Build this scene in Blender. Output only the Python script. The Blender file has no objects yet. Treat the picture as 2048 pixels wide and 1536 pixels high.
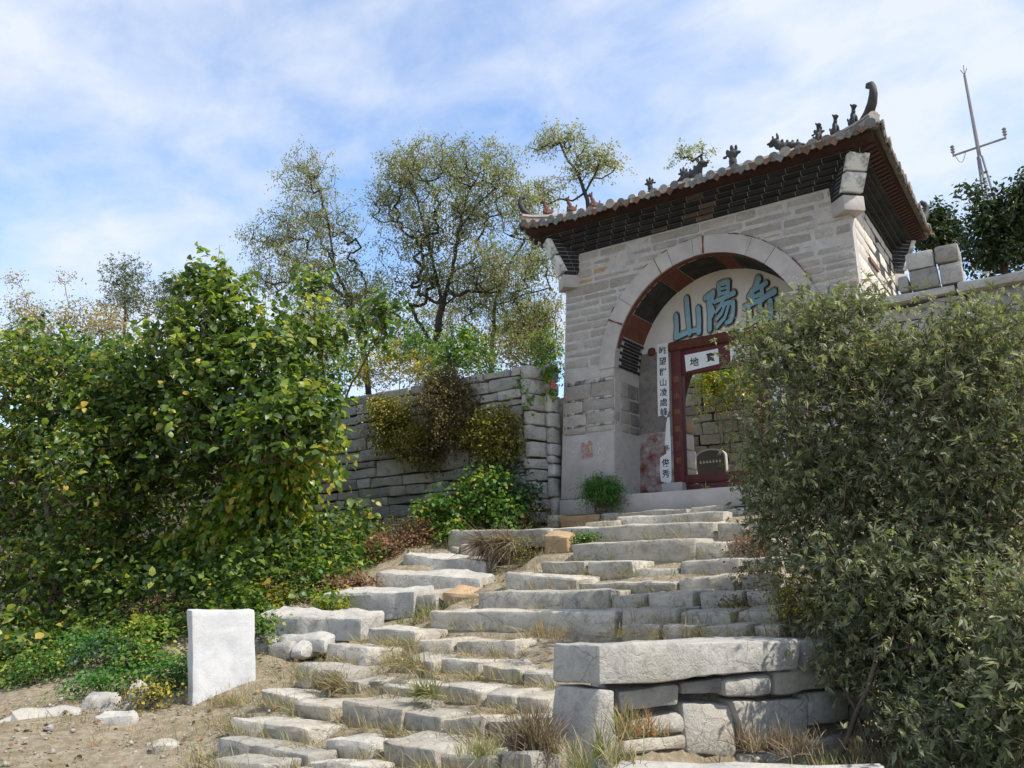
import bpy, math, random
import numpy as np
from mathutils import Matrix, Vector

SC = bpy.context.scene
COL = SC.collection
RNG = np.random.default_rng(7)
random.seed(7)

# ------------------------------------------------------------------ camera
F = 1620.0
PITCH, ROLL, YAW = math.radians(12.3), math.radians(1.6), math.radians(34.0)
EYE = np.array([0.0, 0.0, 1.6])
FW = np.array([-math.sin(YAW) * math.cos(PITCH), math.cos(YAW) * math.cos(PITCH), math.sin(PITCH)])
R0 = np.array([math.cos(YAW), math.sin(YAW), 0.0])
U0 = np.cross(R0, FW)
RT = math.cos(ROLL) * R0 - math.sin(ROLL) * U0
UP = math.sin(ROLL) * R0 + math.cos(ROLL) * U0
cam_data = bpy.data.cameras.new('camera')
cam_data.sensor_width = 36.0
cam_data.lens = F / 2048.0 * 36.0
cam_data.clip_start = 0.05
cam_data.clip_end = 3000.0
cam = bpy.data.objects.new('camera', cam_data)
COL.objects.link(cam)
M = Matrix.Identity(4)
for i in range(3):
    M[i][0], M[i][1], M[i][2], M[i][3] = RT[i], UP[i], -FW[i], EYE[i]
cam.matrix_world = M
SC.camera = cam

def ray(px, py):
    return FW + RT * ((px - 1024) / F) + UP * ((768 - py) / F)
def onX(px, py, v):
    d = ray(px, py); return EYE + d * ((v - EYE[0]) / d[0])
def onY(px, py, v):
    d = ray(px, py); return EYE + d * ((v - EYE[1]) / d[1])
def onZ(px, py, v):
    d = ray(px, py); return EYE + d * ((v - EYE[2]) / d[2])
def onPlane(px, py, p0, n):
    d = ray(px, py); return EYE + d * (np.dot(np.array(p0) - EYE, n) / np.dot(d, n))

# ------------------------------------------------------------------ light, sky, exposure
SUN_AZ, SUN_EL = math.radians(9.0), math.radians(50.0)      # azimuth measured from +X towards +Y
S_DIR = Vector((math.cos(SUN_EL) * math.cos(SUN_AZ), math.cos(SUN_EL) * math.sin(SUN_AZ), math.sin(SUN_EL)))
sun_data = bpy.data.lights.new('sun', 'SUN')
sun_data.energy = 4.1
sun_data.angle = math.radians(0.53)
sun_data.color = (1.0, 0.94, 0.84)
sun = bpy.data.objects.new('sun', sun_data)
COL.objects.link(sun)
sun.rotation_euler = (-S_DIR).to_track_quat('-Z', 'Y').to_euler()
sun.location = (10, 0, 30)

world = bpy.data.worlds.new('World')
SC.world = world
world.use_nodes = True
wn, wl = world.node_tree.nodes, world.node_tree.links
wn.clear()
def wnode(t, **kw):
    n = wn.new(t)
    for k, v in kw.items(): setattr(n, k, v)
    return n
w_out = wnode('ShaderNodeOutputWorld'); w_bg = wnode('ShaderNodeBackground')
w_bg.inputs['Strength'].default_value = 0.15
w_sky = wnode('ShaderNodeTexSky', sky_type='NISHITA', sun_disc=False)
w_sky.sun_elevation = SUN_EL
w_sky.sun_rotation = math.atan2(S_DIR.x, S_DIR.y)
w_sky.altitude = 300; w_sky.air_density = 1.0; w_sky.dust_density = 0.3; w_sky.ozone_density = 2.6
w_tc = wnode('ShaderNodeTexCoord')
w_sep = wnode('ShaderNodeSeparateXYZ'); wl.new(w_tc.outputs['Generated'], w_sep.inputs[0])
w_add = wnode('ShaderNodeMath', operation='ADD'); w_add.inputs[1].default_value = 0.22
wl.new(w_sep.outputs['Z'], w_add.inputs[0])
w_mx = wnode('ShaderNodeMath', operation='MAXIMUM'); w_mx.inputs[1].default_value = 0.05
wl.new(w_add.outputs[0], w_mx.inputs[0])
w_cmb = wnode('ShaderNodeCombineXYZ')
for ax in 'XY':
    dv = wnode('ShaderNodeMath', operation='DIVIDE')
    wl.new(w_sep.outputs[ax], dv.inputs[0]); wl.new(w_mx.outputs[0], dv.inputs[1]); wl.new(dv.outputs[0], w_cmb.inputs[ax])
w_map = wnode('ShaderNodeMapping'); w_map.inputs['Rotation'].default_value = (0, 0, 0.5)
w_map.inputs['Scale'].default_value = (1.0, 1.2, 1.0); w_map.inputs['Location'].default_value = (3.1, 1.7, 0)
wl.new(w_cmb.outputs[0], w_map.inputs[0])
w_n1 = wnode('ShaderNodeTexNoise'); w_n1.inputs['Scale'].default_value = 1.5; w_n1.inputs['Detail'].default_value = 9
w_n1.inputs['Roughness'].default_value = 0.52; w_n1.inputs['Distortion'].default_value = 0.35
wl.new(w_map.outputs[0], w_n1.inputs['Vector'])
w_n2 = wnode('ShaderNodeTexNoise'); w_n2.inputs['Scale'].default_value = 5.5; w_n2.inputs['Detail'].default_value = 6
w_n2.inputs['Roughness'].default_value = 0.6; w_n2.inputs['Distortion'].default_value = 0.3
wl.new(w_map.outputs[0], w_n2.inputs['Vector'])
w_mixn = wnode('ShaderNodeMix', data_type='FLOAT'); w_mixn.inputs[0].default_value = 0.34
wl.new(w_n1.outputs['Fac'], w_mixn.inputs[2]); wl.new(w_n2.outputs['Fac'], w_mixn.inputs[3])
w_rmp = wnode('ShaderNodeValToRGB')
w_rmp.color_ramp.elements[0].position = 0.36; w_rmp.color_ramp.elements[0].color = (0.16, 0.16, 0.16, 1)
w_rmp.color_ramp.elements[1].position = 0.60; w_rmp.color_ramp.elements[1].color = (0.93, 0.93, 0.93, 1)
wl.new(w_mixn.outputs[0], w_rmp.inputs[0])
w_mix = wnode('ShaderNodeMix', data_type='RGBA')
w_hs = wnode('ShaderNodeHueSaturation'); w_hs.inputs['Saturation'].default_value = 1.15; w_hs.inputs['Value'].default_value = 1.35
wl.new(w_sky.outputs[0], w_hs.inputs['Color'])
wl.new(w_rmp.outputs[0], w_mix.inputs[0]); wl.new(w_hs.outputs[0], w_mix.inputs[6])
w_mix.inputs[7].default_value = (3.9, 4.15, 4.6, 1)
wl.new(w_mix.outputs[2], w_bg.inputs['Color']); wl.new(w_bg.outputs[0], w_out.inputs[0])

SC.view_settings.view_transform = 'Standard'
SC.view_settings.look = 'None'
SC.view_settings.exposure = 0.60
SC.view_settings.gamma = 1.0
SC.view_settings.use_curve_mapping = False
SC.render.engine = 'CYCLES'
SC.cycles.max_bounces = 6
SC.cycles.transparent_max_bounces = 4
SC.cycles.use_denoising = True

# ------------------------------------------------------------------ materials
def new_mat(name):
    m = bpy.data.materials.new(name); m.use_nodes = True
    nt = m.node_tree
    return m, nt.nodes, nt.links, nt.nodes['Principled BSDF']
def ramp(ns, stops):
    r = ns.new('ShaderNodeValToRGB')
    e = r.color_ramp.elements
    while len(e) < len(stops): e.new(0.5)
    for el, (p, c) in zip(e, stops):
        el.position = p; el.color = (*c, 1.0)
    return r
def noise(ns, ls, vec, scale, detail=5, rough=0.6, dist=0.0):
    n = ns.new('ShaderNodeTexNoise')
    n.inputs['Scale'].default_value = scale; n.inputs['Detail'].default_value = detail
    n.inputs['Roughness'].default_value = rough; n.inputs['Distortion'].default_value = dist
    if vec is not None: ls.new(vec, n.inputs['Vector'])
    return n
def mixc(ns, ls, fac, a, b, mode='MIX'):
    m = ns.new('ShaderNodeMix'); m.data_type = 'RGBA'; m.blend_type = mode
    for src, idx in ((fac, 0), (a, 6), (b, 7)):
        if hasattr(src, 'is_linked'): ls.new(src, m.inputs[idx])
        elif isinstance(src, (int, float)): m.inputs[idx].default_value = src
        else: m.inputs[idx].default_value = (*src, 1.0)
    return m.outputs[2]

def stone_mat(name, base, dark, warm, bump=0.5, scale=1.0, stain=0.45, vary=0.35, lichen=0.0, rough=0.92, warm_amt=0.5, strata=0.0, crack=0.0):
    m, ns, ls, b = new_mat(name)
    tc = ns.new('ShaderNodeTexCoord'); oi = ns.new('ShaderNodeObjectInfo')
    off = ns.new('ShaderNodeVectorMath'); off.operation = 'SCALE'
    comb = ns.new('ShaderNodeCombineXYZ')
    for i in range(3): ls.new(oi.outputs['Random'], comb.inputs[i])
    ls.new(comb.outputs[0], off.inputs[0]); off.inputs['Scale'].default_value = 37.0
    add = ns.new('ShaderNodeVectorMath'); add.operation = 'ADD'
    ls.new(tc.outputs['Object'], add.inputs[0]); ls.new(off.outputs[0], add.inputs[1])
    v = add.outputs[0]
    n1 = noise(ns, ls, v, 2.2 * scale, 6, 0.62, 0.4)
    r1 = ramp(ns, [(0.32, tuple(c * 0.82 for c in base)), (0.68, tuple(min(1, c * 1.12) for c in base))])
    ls.new(n1.outputs['Fac'], r1.inputs[0])
    nw = noise(ns, ls, v, 1.1 * scale, 3, 0.5)
    rw = ramp(ns, [(0.48, (0, 0, 0)), (0.72, (warm_amt,) * 3)]); ls.new(nw.outputs['Fac'], rw.inputs[0])
    c = mixc(ns, ls, rw.outputs[0], r1.outputs[0], warm)
    n2 = noise(ns, ls, v, 7.0 * scale, 8, 0.72, 0.6)
    r2 = ramp(ns, [(0.52, (0, 0, 0)), (0.66, (stain,) * 3)]); ls.new(n2.outputs['Fac'], r2.inputs[0])
    c = mixc(ns, ls, r2.outputs[0], c, dark)
    if lichen > 0:
        n4 = noise(ns, ls, v, 16 * scale, 4, 0.6)
        r4 = ramp(ns, [(0.6, (0, 0, 0)), (0.68, (lichen,) * 3)]); ls.new(n4.outputs['Fac'], r4.inputs[0])
        c = mixc(ns, ls, r4.outputs[0], c, (0.6, 0.6, 0.56))
    if crack > 0:
        nd = noise(ns, ls, v, 3.0, 4, 0.6); md_ = mixc(ns, ls, 0.16, v, nd.outputs['Color'])
        vo = ns.new('ShaderNodeTexVoronoi'); vo.feature = 'DISTANCE_TO_EDGE'; vo.inputs['Scale'].default_value = 3.2; ls.new(md_, vo.inputs['Vector'])
        rc_ = ramp(ns, [(0.0, (crack,) * 3), (0.016, (0, 0, 0))]); ls.new(vo.outputs['Distance'], rc_.inputs[0])
        nm_ = noise(ns, ls, v, 1.7, 2, 0.5); rm_ = ramp(ns, [(0.50, (0, 0, 0)), (0.58, (1, 1, 1))]); ls.new(nm_.outputs['Fac'], rm_.inputs[0])
        fc_ = mixc(ns, ls, 1.0, rc_.outputs[0], rm_.outputs[0], 'MULTIPLY'); c = mixc(ns, ls, fc_, c, tuple(a * 0.6 for a in dark))
    if strata > 0:
        mp = ns.new('ShaderNodeMapping'); mp.inputs['Scale'].default_value = (1.2, 1.2, 3.6); mp.inputs['Rotation'].default_value = (0.05, 0.06, 0)
        ls.new(v, mp.inputs[0]); n5 = noise(ns, ls, mp.outputs[0], 2.2 * scale, 6, 0.7, 0.5)
        r5 = ramp(ns, [(0.46, (0, 0, 0)), (0.62, (strata,) * 3)]); ls.new(n5.outputs['Fac'], r5.inputs[0])
        c = mixc(ns, ls, r5.outputs[0], c, tuple(a * 0.6 + b2 * 0.4 for a, b2 in zip(dark, base)))
    rv = ramp(ns, [(0.0, (1 - vary,) * 3), (1.0, (1.0,) * 3)]); ls.new(oi.outputs['Random'], rv.inputs[0])
    c = mixc(ns, ls, 1.0, c, rv.outputs[0], 'MULTIPLY')
    ls.new(c, b.inputs['Base Color'])
    b.inputs['Roughness'].default_value = rough
    b.inputs['Specular IOR Level'].default_value = 0.2
    n3 = noise(ns, ls, v, 22 * scale, 7, 0.7)
    ma = ns.new('ShaderNodeMath'); ma.operation = 'MULTIPLY_ADD'; ma.inputs[1].default_value = 0.5
    ls.new(n3.outputs['Fac'], ma.inputs[0]); ls.new(n2.outputs['Fac'], ma.inputs[2])
    if strata > 0:
        mb_ = ns.new('ShaderNodeMath'); mb_.operation = 'MULTIPLY_ADD'; mb_.inputs[1].default_value = 0.6
        ls.new(n5.outputs['Fac'], mb_.inputs[0]); ls.new(ma.outputs[0], mb_.inputs[2]); ma = mb_
    bp = ns.new('ShaderNodeBump'); bp.inputs['Strength'].default_value = bump; bp.inputs['Distance'].default_value = 0.03
    ls.new(ma.outputs[0], bp.inputs['Height']); ls.new(bp.outputs[0], b.inputs['Normal'])
    return m

def plain_mat(name, col, col2=None, scale=6.0, rough=0.8, bump=0.2, lo=0.35, hi=0.65, spec=0.25, dist=0.02, detail=6):
    m, ns, ls, b = new_mat(name)
    tc = ns.new('ShaderNodeTexCoord')
    n1 = noise(ns, ls, tc.outputs['Object'], scale, detail, 0.65, 0.3)
    r = ramp(ns, [(lo, col), (hi, col2 or tuple(c * 1.3 for c in col))]); ls.new(n1.outputs['Fac'], r.inputs[0])
    ls.new(r.outputs[0], b.inputs['Base Color'])
    b.inputs['Roughness'].default_value = rough; b.inputs['Specular IOR Level'].default_value = spec
    bp = ns.new('ShaderNodeBump'); bp.inputs['Strength'].default_value = bump; bp.inputs['Distance'].default_value = dist
    n2 = noise(ns, ls, tc.outputs['Object'], scale * 5, 5, 0.6)
    ls.new(n2.outputs['Fac'], bp.inputs['Height']); ls.new(bp.outputs[0], b.inputs['Normal'])
    return m

def leaf_mat(name, stops, trans=0.35, rough=0.45, spec=0.35, tscale=1.35):
    m, ns, ls, b = new_mat(name)
    at = ns.new('ShaderNodeAttribute'); at.attribute_name = 'tint'
    r = ramp(ns, stops); ls.new(at.outputs['Fac'], r.inputs[0])
    ls.new(r.outputs[0], b.inputs['Base Color'])
    b.inputs['Roughness'].default_value = rough; b.inputs['Specular IOR Level'].default_value = spec
    tr = ns.new('ShaderNodeBsdfTranslucent')
    tcol = mixc(ns, ls, 1.0, r.outputs[0], (tscale, tscale * 1.05, tscale * 0.45), 'MULTIPLY')
    ls.new(tcol, tr.inputs['Color'])
    mx = ns.new('ShaderNodeMixShader'); mx.inputs[0].default_value = trans
    ls.new(b.outputs[0], mx.inputs[1]); ls.new(tr.outputs[0], mx.inputs[2])
    ls.new(mx.outputs[0], ns['Material Output'].inputs[0])
    return m

MT = {}
MT['step'] = stone_mat('step_limestone', (0.52, 0.485, 0.42), (0.15, 0.13, 0.10), (0.47, 0.385, 0.27), 0.95, 1.2, 0.65, 0.25, 0.2, warm_amt=0.6, strata=0.45, crack=0.8)
MT['white'] = stone_mat('pale_limestone', (0.50, 0.48, 0.44), (0.22, 0.20, 0.175), (0.48, 0.42, 0.32), 1.0, 1.3, 0.5, 0.15, 0.2, warm_amt=0.45, crack=0.6)
MT['wall'] = stone_mat('wall_limestone', (0.52, 0.495, 0.45), (0.13, 0.125, 0.115), (0.40, 0.34, 0.26), 0.85, 1.0, 0.55, 0.42, 0.1, strata=0.35, crack=0.6)
MT['court'] = stone_mat('shade_darkened_court_stone', (0.30, 0.275, 0.23), (0.09, 0.085, 0.07), (0.28, 0.24, 0.16), 0.9, 1.2, 0.65, 0.4, 0.1)  # old lichened block stone; court shade is worked into its darker base colour
MT['sooty'] = plain_mat('dark_cement_smear', (0.09, 0.092, 0.095), (0.38, 0.36, 0.34), 7, 0.95, 0.3, 0.44, 0.56)
MT['rust'] = stone_mat('rust_stained_stone', (0.42, 0.30, 0.18), (0.2, 0.12, 0.07), (0.50, 0.28, 0.12), 0.7, 1.3, 0.5, 0.2)
MT['gate'] = stone_mat('gate_block_stone', (0.425, 0.39, 0.35), (0.24, 0.22, 0.205), (0.36, 0.28, 0.21), 0.9, 1.4, 0.55, 0.22, 0.5, warm_amt=0.7, strata=0.35)
MT['gatepl'] = stone_mat('gate_mortar', (0.45, 0.425, 0.395), (0.24, 0.23, 0.22), (0.42, 0.36, 0.31), 0.6, 2.2, 0.5, 0.0, 0.3)
MT['dressed'] = stone_mat('dressed_stone', (0.42, 0.385, 0.36), (0.31, 0.285, 0.27), (0.40, 0.35, 0.31), 0.16, 1.0, 0.25, 0.08, 0.0, warm_amt=0.25)
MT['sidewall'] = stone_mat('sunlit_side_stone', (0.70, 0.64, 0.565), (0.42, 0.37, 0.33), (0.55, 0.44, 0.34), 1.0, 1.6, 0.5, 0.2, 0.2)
MT['brick'] = stone_mat('dark_brick', (0.030, 0.031, 0.034), (0.012, 0.012, 0.014), (0.08, 0.055, 0.04), 0.5, 3.0, 0.6, 0.5, 0.22, 0.75, warm_amt=0.15)
MT['brownbrick'] = stone_mat('brown_weathered_brick', (0.12, 0.085, 0.065), (0.03, 0.026, 0.024), (0.20, 0.17, 0.14), 0.5, 3.0, 0.6, 0.4, 0.3, 0.8)
MT['mortar'] = plain_mat('lime_mortar', (0.30, 0.295, 0.285), (0.46, 0.45, 0.43), 9, 0.95, 0.4)
MT['tile'] = stone_mat('grey_roof_tile', (0.21, 0.21, 0.20), (0.08, 0.08, 0.075), (0.30, 0.24, 0.19), 0.6, 4.0, 0.5, 0.35, 0.9, 0.9)
MT['driptile'] = stone_mat('red_brown_drip_tile', (0.20, 0.115, 0.08), (0.07, 0.045, 0.035), (0.30, 0.24, 0.19), 0.5, 4.0, 0.5, 0.4, 0.5)
MT['tiledark'] = plain_mat('roof_underlay', (0.10, 0.095, 0.085), (0.20, 0.19, 0.17), 8, 0.9, 0.5)
MT['ridge'] = stone_mat('lichened_ridge', (0.36, 0.33, 0.30), (0.14, 0.13, 0.12), (0.42, 0.27, 0.19), 0.6, 2.5, 0.6, 0.2, 0.6)
MT['figure'] = stone_mat('glazed_dark_clay', (0.050, 0.052, 0.050), (0.02, 0.02, 0.02), (0.085, 0.06, 0.045), 0.4, 4, 0.4, 0.2, 0.1, 0.5)
MT['figbrown'] = stone_mat('brown_clay', (0.12, 0.055, 0.038), (0.04, 0.025, 0.02), (0.17, 0.07, 0.045), 0.4, 4, 0.5, 0.2, 0.1, 0.6)
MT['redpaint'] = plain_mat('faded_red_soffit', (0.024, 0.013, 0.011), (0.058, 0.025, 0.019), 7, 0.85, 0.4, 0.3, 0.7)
MT['redband'] = plain_mat('red_ochre_paint', (0.105, 0.038, 0.026), (0.18, 0.064, 0.043), 5, 0.85, 0.25, 0.3, 0.7)
MT['redwood'] = plain_mat('maroon_wood', (0.055, 0.011, 0.010), (0.12, 0.022, 0.018), 5, 0.55, 0.3, 0.3, 0.75, 0.35)
MT['logwood'] = plain_mat('weathered_log', (0.055, 0.022, 0.016), (0.13, 0.045, 0.03), 9, 0.8, 0.7, 0.3, 0.7)
MT['plaster'] = plain_mat('white_plaster', (0.50, 0.48, 0.45), (0.60, 0.575, 0.545), 2.2, 0.9, 0.12, 0.3, 0.7)
MT['panelpl'] = plain_mat('stained_plaster', (0.20, 0.20, 0.20), (0.62, 0.62, 0.60), 5, 0.9, 0.3, 0.36, 0.52)
MT['vault'] = plain_mat('dark_vault', (0.022, 0.020, 0.018), (0.055, 0.048, 0.042), 4, 0.9, 0.3)  # near-black lining shared by the arch vault and the passage walls
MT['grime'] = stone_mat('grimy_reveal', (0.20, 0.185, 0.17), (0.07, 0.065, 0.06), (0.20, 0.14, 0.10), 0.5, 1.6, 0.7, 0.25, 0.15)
MT['redstain'] = plain_mat('red_stained_wall', (0.14, 0.035, 0.030), (0.34, 0.30, 0.28), 4.5, 0.85, 0.3, 0.36, 0.60, detail=10)
MT['paper'] = plain_mat('white_paper', (0.60, 0.61, 0.615), (0.70, 0.71, 0.715), 4, 0.85, 0.15)
MT['ink'] = plain_mat('black_ink', (0.012, 0.012, 0.012), (0.02, 0.02, 0.02), 4, 0.6, 0.0)
MT['gold'] = plain_mat('faded_gold', (0.16, 0.07, 0.03), (0.22, 0.10, 0.04), 9, 0.6, 0.0)
MT['blue'] = plain_mat('grey_blue_paint', (0.17, 0.31, 0.385), (0.23, 0.375, 0.45), 3, 0.7, 0.1)
MT['tan'] = plain_mat('tan_outline_paint', (0.19, 0.155, 0.11), (0.25, 0.21, 0.15), 5, 0.8, 0.1)
MT['slab'] = stone_mat('white_sawn_slab', (0.49, 0.492, 0.50), (0.36, 0.35, 0.33), (0.46, 0.43, 0.37), 0.35, 1.2, 0.35, 0.0, 0.12, warm_amt=0.35)
MT['iron'] = plain_mat('rusted_iron', (0.10, 0.06, 0.045), (0.18, 0.11, 0.08), 12, 0.7, 0.3)
MT['steel'] = plain_mat('galvanised_steel', (0.17, 0.16, 0.175), (0.24, 0.23, 0.24), 3, 0.5, 0.0, spec=0.5)
MT['graypaint'] = plain_mat('washed_grey_paint', (0.40, 0.42, 0.44), (0.52, 0.53, 0.55), 12, 0.9, 0.2)
MT['pinkpaint'] = plain_mat('rubbed_red_paint', (0.36, 0.13, 0.11), (0.42, 0.28, 0.25), 25, 0.9, 0.2, 0.42, 0.6)
MT['bark'] = plain_mat('dark_bark', (0.030, 0.024, 0.020), (0.075, 0.060, 0.048), 9, 0.95, 0.9, dist=0.03)
MT['bark2'] = plain_mat('grey_brown_bark', (0.085, 0.062, 0.045), (0.17, 0.13, 0.095), 9, 0.95, 0.6, dist=0.02)
MT['straw'] = leaf_mat('dry_straw', [(0.0, (0.22, 0.17, 0.10)), (0.55, (0.37, 0.30, 0.18)), (0.85, (0.27, 0.27, 0.12)), (1.0, (0.14, 0.19, 0.06))], 0.25, 0.7, 0.15, 1.1)
MT['redgrass'] = leaf_mat('red_grass', [(0.0, (0.33, 0.07, 0.05)), (0.4, (0.40, 0.16, 0.09)), (0.75, (0.36, 0.28, 0.14)), (1.0, (0.17, 0.20, 0.07))], 0.25, 0.7, 0.15, 1.1)
MT['brownweed'] = leaf_mat('brown_weed', [(0.0, (0.14, 0.075, 0.05)), (0.6, (0.27, 0.15, 0.09)), (1.0, (0.36, 0.25, 0.15))], 0.25, 0.8, 0.1, 1.1)
MT['mulberry'] = leaf_mat('mulberry_leaf', [(0.0, (0.034, 0.066, 0.020)), (0.40, (0.085, 0.140, 0.036)), (0.70, (0.190, 0.260, 0.060)), (0.90, (0.34, 0.35, 0.07)), (1.0, (0.46, 0.32, 0.07))], 0.45, 0.42, 0.4, 1.6)
MT['mulyellow'] = leaf_mat('yellowing_leaf', [(0.0, (0.06, 0.13, 0.02)), (0.4, (0.13, 0.22, 0.03)), (0.75, (0.30, 0.32, 0.045)), (1.0, (0.44, 0.33, 0.05))], 0.45, 0.36, 0.5, 1.6)
MT['locust'] = leaf_mat('locust_leaf', [(0.0, (0.155, 0.180, 0.090)), (0.5, (0.26, 0.285, 0.145)), (0.8, (0.38, 0.385, 0.20)), (0.9, (0.33, 0.25, 0.19)), (1.0, (0.27, 0.18, 0.14))], 0.40, 0.55, 0.25, 1.15)
MT['vitex'] = leaf_mat('vitex_leaf', [(0.0, (0.095, 0.115, 0.065)), (0.5, (0.185, 0.205, 0.120)), (0.78, (0.29, 0.30, 0.185)), (0.90, (0.40, 0.36, 0.25)), (1.0, (0.48, 0.40, 0.27))], 0.42, 0.5, 0.35, 1.2)
MT['goldenrain'] = leaf_mat('yellow_brown_pods', [(0.0, (0.10, 0.15, 0.04)), (0.35, (0.22, 0.23, 0.07)), (0.75, (0.38, 0.30, 0.11)), (1.0, (0.38, 0.20, 0.12))], 0.35, 0.6, 0.2, 1.2)
MT['fargreen'] = leaf_mat('grey_green_far', [(0.0, (0.075, 0.105, 0.065)), (0.6, (0.12, 0.155, 0.09)), (1.0, (0.18, 0.20, 0.12))], 0.3, 0.6, 0.2, 1.2)
MT['darkgreen'] = leaf_mat('dark_tree_leaf', [(0.0, (0.022, 0.040, 0.018)), (0.6, (0.045, 0.070, 0.030)), (1.0, (0.10, 0.12, 0.05))], 0.28, 0.5, 0.3, 1.2)
MT['olive'] = leaf_mat('olive_bush_leaf', [(0.0, (0.075, 0.07, 0.028)), (0.4, (0.16, 0.15, 0.040)), (0.75, (0.30, 0.27, 0.05)), (1.0, (0.50, 0.40, 0.06))], 0.32, 0.55, 0.25, 1.3)
MT['brownbush'] = leaf_mat('brown_bush_leaf', [(0.0, (0.075, 0.058, 0.034)), (0.6, (0.17, 0.135, 0.062)), (1.0, (0.30, 0.24, 0.08))], 0.3, 0.6, 0.2, 1.2)
MT['weed'] = leaf_mat('fresh_weed_leaf', [(0.0, (0.035, 0.10, 0.025)), (0.5, (0.085, 0.18, 0.04)), (0.85, (0.18, 0.27, 0.05)), (1.0, (0.36, 0.34, 0.06))], 0.4, 0.45, 0.3, 1.5)
MT['blueweed'] = leaf_mat('blue_green_leaf', [(0.0, (0.022, 0.060, 0.030)), (0.6, (0.045, 0.105, 0.05)), (1.0, (0.08, 0.16, 0.06))], 0.35, 0.45, 0.3, 1.4)
MT['fern'] = leaf_mat('feathery_green', [(0.0, (0.04, 0.12, 0.025)), (0.6, (0.08, 0.20, 0.04)), (1.0, (0.14, 0.27, 0.055))], 0.4, 0.5, 0.25, 1.4)
MT['drystalk'] = leaf_mat('grey_brown_stalk', [(0.0, (0.13, 0.095, 0.07)), (0.6, (0.25, 0.19, 0.14)), (1.0, (0.36, 0.29, 0.20))], 0.25, 0.8, 0.1, 1.1)
MT['petal'] = plain_mat('crimson_petal', (0.5, 0.02, 0.06), (0.6, 0.04, 0.09), 5, 0.5, 0.0)

def ground_mat():
    m, ns, ls, b = new_mat('dry_earth')
    tc = ns.new('ShaderNodeTexCoord')
    v = tc.outputs['Object']
    n1 = noise(ns, ls, v, 0.7, 8, 0.65, 0.3)
    r1 = ramp(ns, [(0.3, (0.25, 0.20, 0.14)), (0.55, (0.37, 0.31, 0.225)), (0.75, (0.45, 0.385, 0.285))]); ls.new(n1.outputs['Fac'], r1.inputs[0])
    n2 = noise(ns, ls, v, 9, 8, 0.75, 0.5)
    r2 = ramp(ns, [(0.44, (0.20, 0.16, 0.105)), (0.60, (0.47, 0.40, 0.29))]); ls.new(n2.outputs['Fac'], r2.inputs[0])
    c = mixc(ns, ls, 0.55, r1.outputs[0], r2.outputs[0])
    n4 = noise(ns, ls, v, 1.9, 5, 0.6)
    r4 = ramp(ns, [(0.55, (0, 0, 0)), (0.68, (0.5, 0.5, 0.5))]); ls.new(n4.outputs['Fac'], r4.inputs[0])
    c = mixc(ns, ls, r4.outputs[0], c, (0.17, 0.16, 0.07))
    ls.new(c, b.inputs['Base Color']); b.inputs['Roughness'].default_value = 0.97; b.inputs['Specular IOR Level'].default_value = 0.1
    n3 = noise(ns, ls, v, 30, 8, 0.75)
    bp = ns.new('ShaderNodeBump'); bp.inputs['Strength'].default_value = 0.9; bp.inputs['Distance'].default_value = 0.04
    ls.new(n3.outputs['Fac'], bp.inputs['Height']); ls.new(bp.outputs[0], b.inputs['Normal'])
    return m
MT['ground'] = ground_mat()

# ------------------------------------------------------------------ object helpers
def link(o, parent=None):
    COL.objects.link(o)
    if parent is not None:
        o.parent = parent
        o.matrix_parent_inverse = WORLD_INV[parent.name]
    return o
WORLD_INV = {}
def reg(o):
    # remember where a would-be parent stands so that children keep world coordinates
    m = Matrix.LocRotScale(o.location, o.rotation_euler, o.scale)
    if o.parent is not None and o.parent.name in WORLD_INV:
        pass      # location was given in world terms thanks to the parent inverse
    WORLD_INV[o.name] = m.inverted()
def tag(o, label=None, cat=None, group=None, kind=None):
    if label: o['label'] = label
    if cat: o['category'] = cat
    if group: o['group'] = group
    if kind: o['kind'] = kind
    return o
def thing(name, loc, label, cat, group=None):
    o = bpy.data.objects.new(name, None)
    o.empty_display_size = 0.2
    o.location = Vector([float(a) for a in loc])
    COL.objects.link(o); reg(o)
    return tag(o, label, cat, group)

def raw_mesh(name, V, Fs, mat, smooth=False, tint=None, sharp=0):
    me = bpy.data.meshes.new(name)
    V = np.asarray(V, dtype=np.float32)
    if isinstance(Fs, np.ndarray):
        k = Fs.shape[1]; nf = Fs.shape[0]
        me.vertices.add(len(V)); me.vertices.foreach_set('co', V.ravel())
        me.loops.add(nf * k); me.loops.foreach_set('vertex_index', Fs.astype(np.int32).ravel())
        me.polygons.add(nf)
        me.polygons.foreach_set('loop_start', np.arange(0, nf * k, k, dtype=np.int32))
        me.polygons.foreach_set('loop_total', np.full(nf, k, dtype=np.int32))
        me.update(calc_edges=True)
    else:
        me.from_pydata([tuple(map(float, v)) for v in V], [], [tuple(int(i) for i in f) for f in Fs])
        me.update()
    if smooth:
        me.polygons.foreach_set('use_smooth', np.ones(len(me.polygons), dtype=bool))
        if sharp: me.set_sharp_from_angle(angle=math.radians(sharp))
    if tint is not None:
        at = me.attributes.new('tint', 'FLOAT', 'POINT'); at.data.foreach_set('value', np.asarray(tint, dtype=np.float32))
    me.materials.append(mat)
    return me
def mk(name, V, Fs, mat, parent=None, smooth=False, tint=None, center=True, sharp=0):
    V = np.asarray(V, dtype=np.float64)
    c = (V.min(0) + V.max(0)) / 2 if center else np.zeros(3)
    o = bpy.data.objects.new(name, raw_mesh(name, V - c, Fs, mat, smooth, tint, sharp))
    o.location = Vector(c.tolist())
    link(o, parent); reg(o)
    return o
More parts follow.
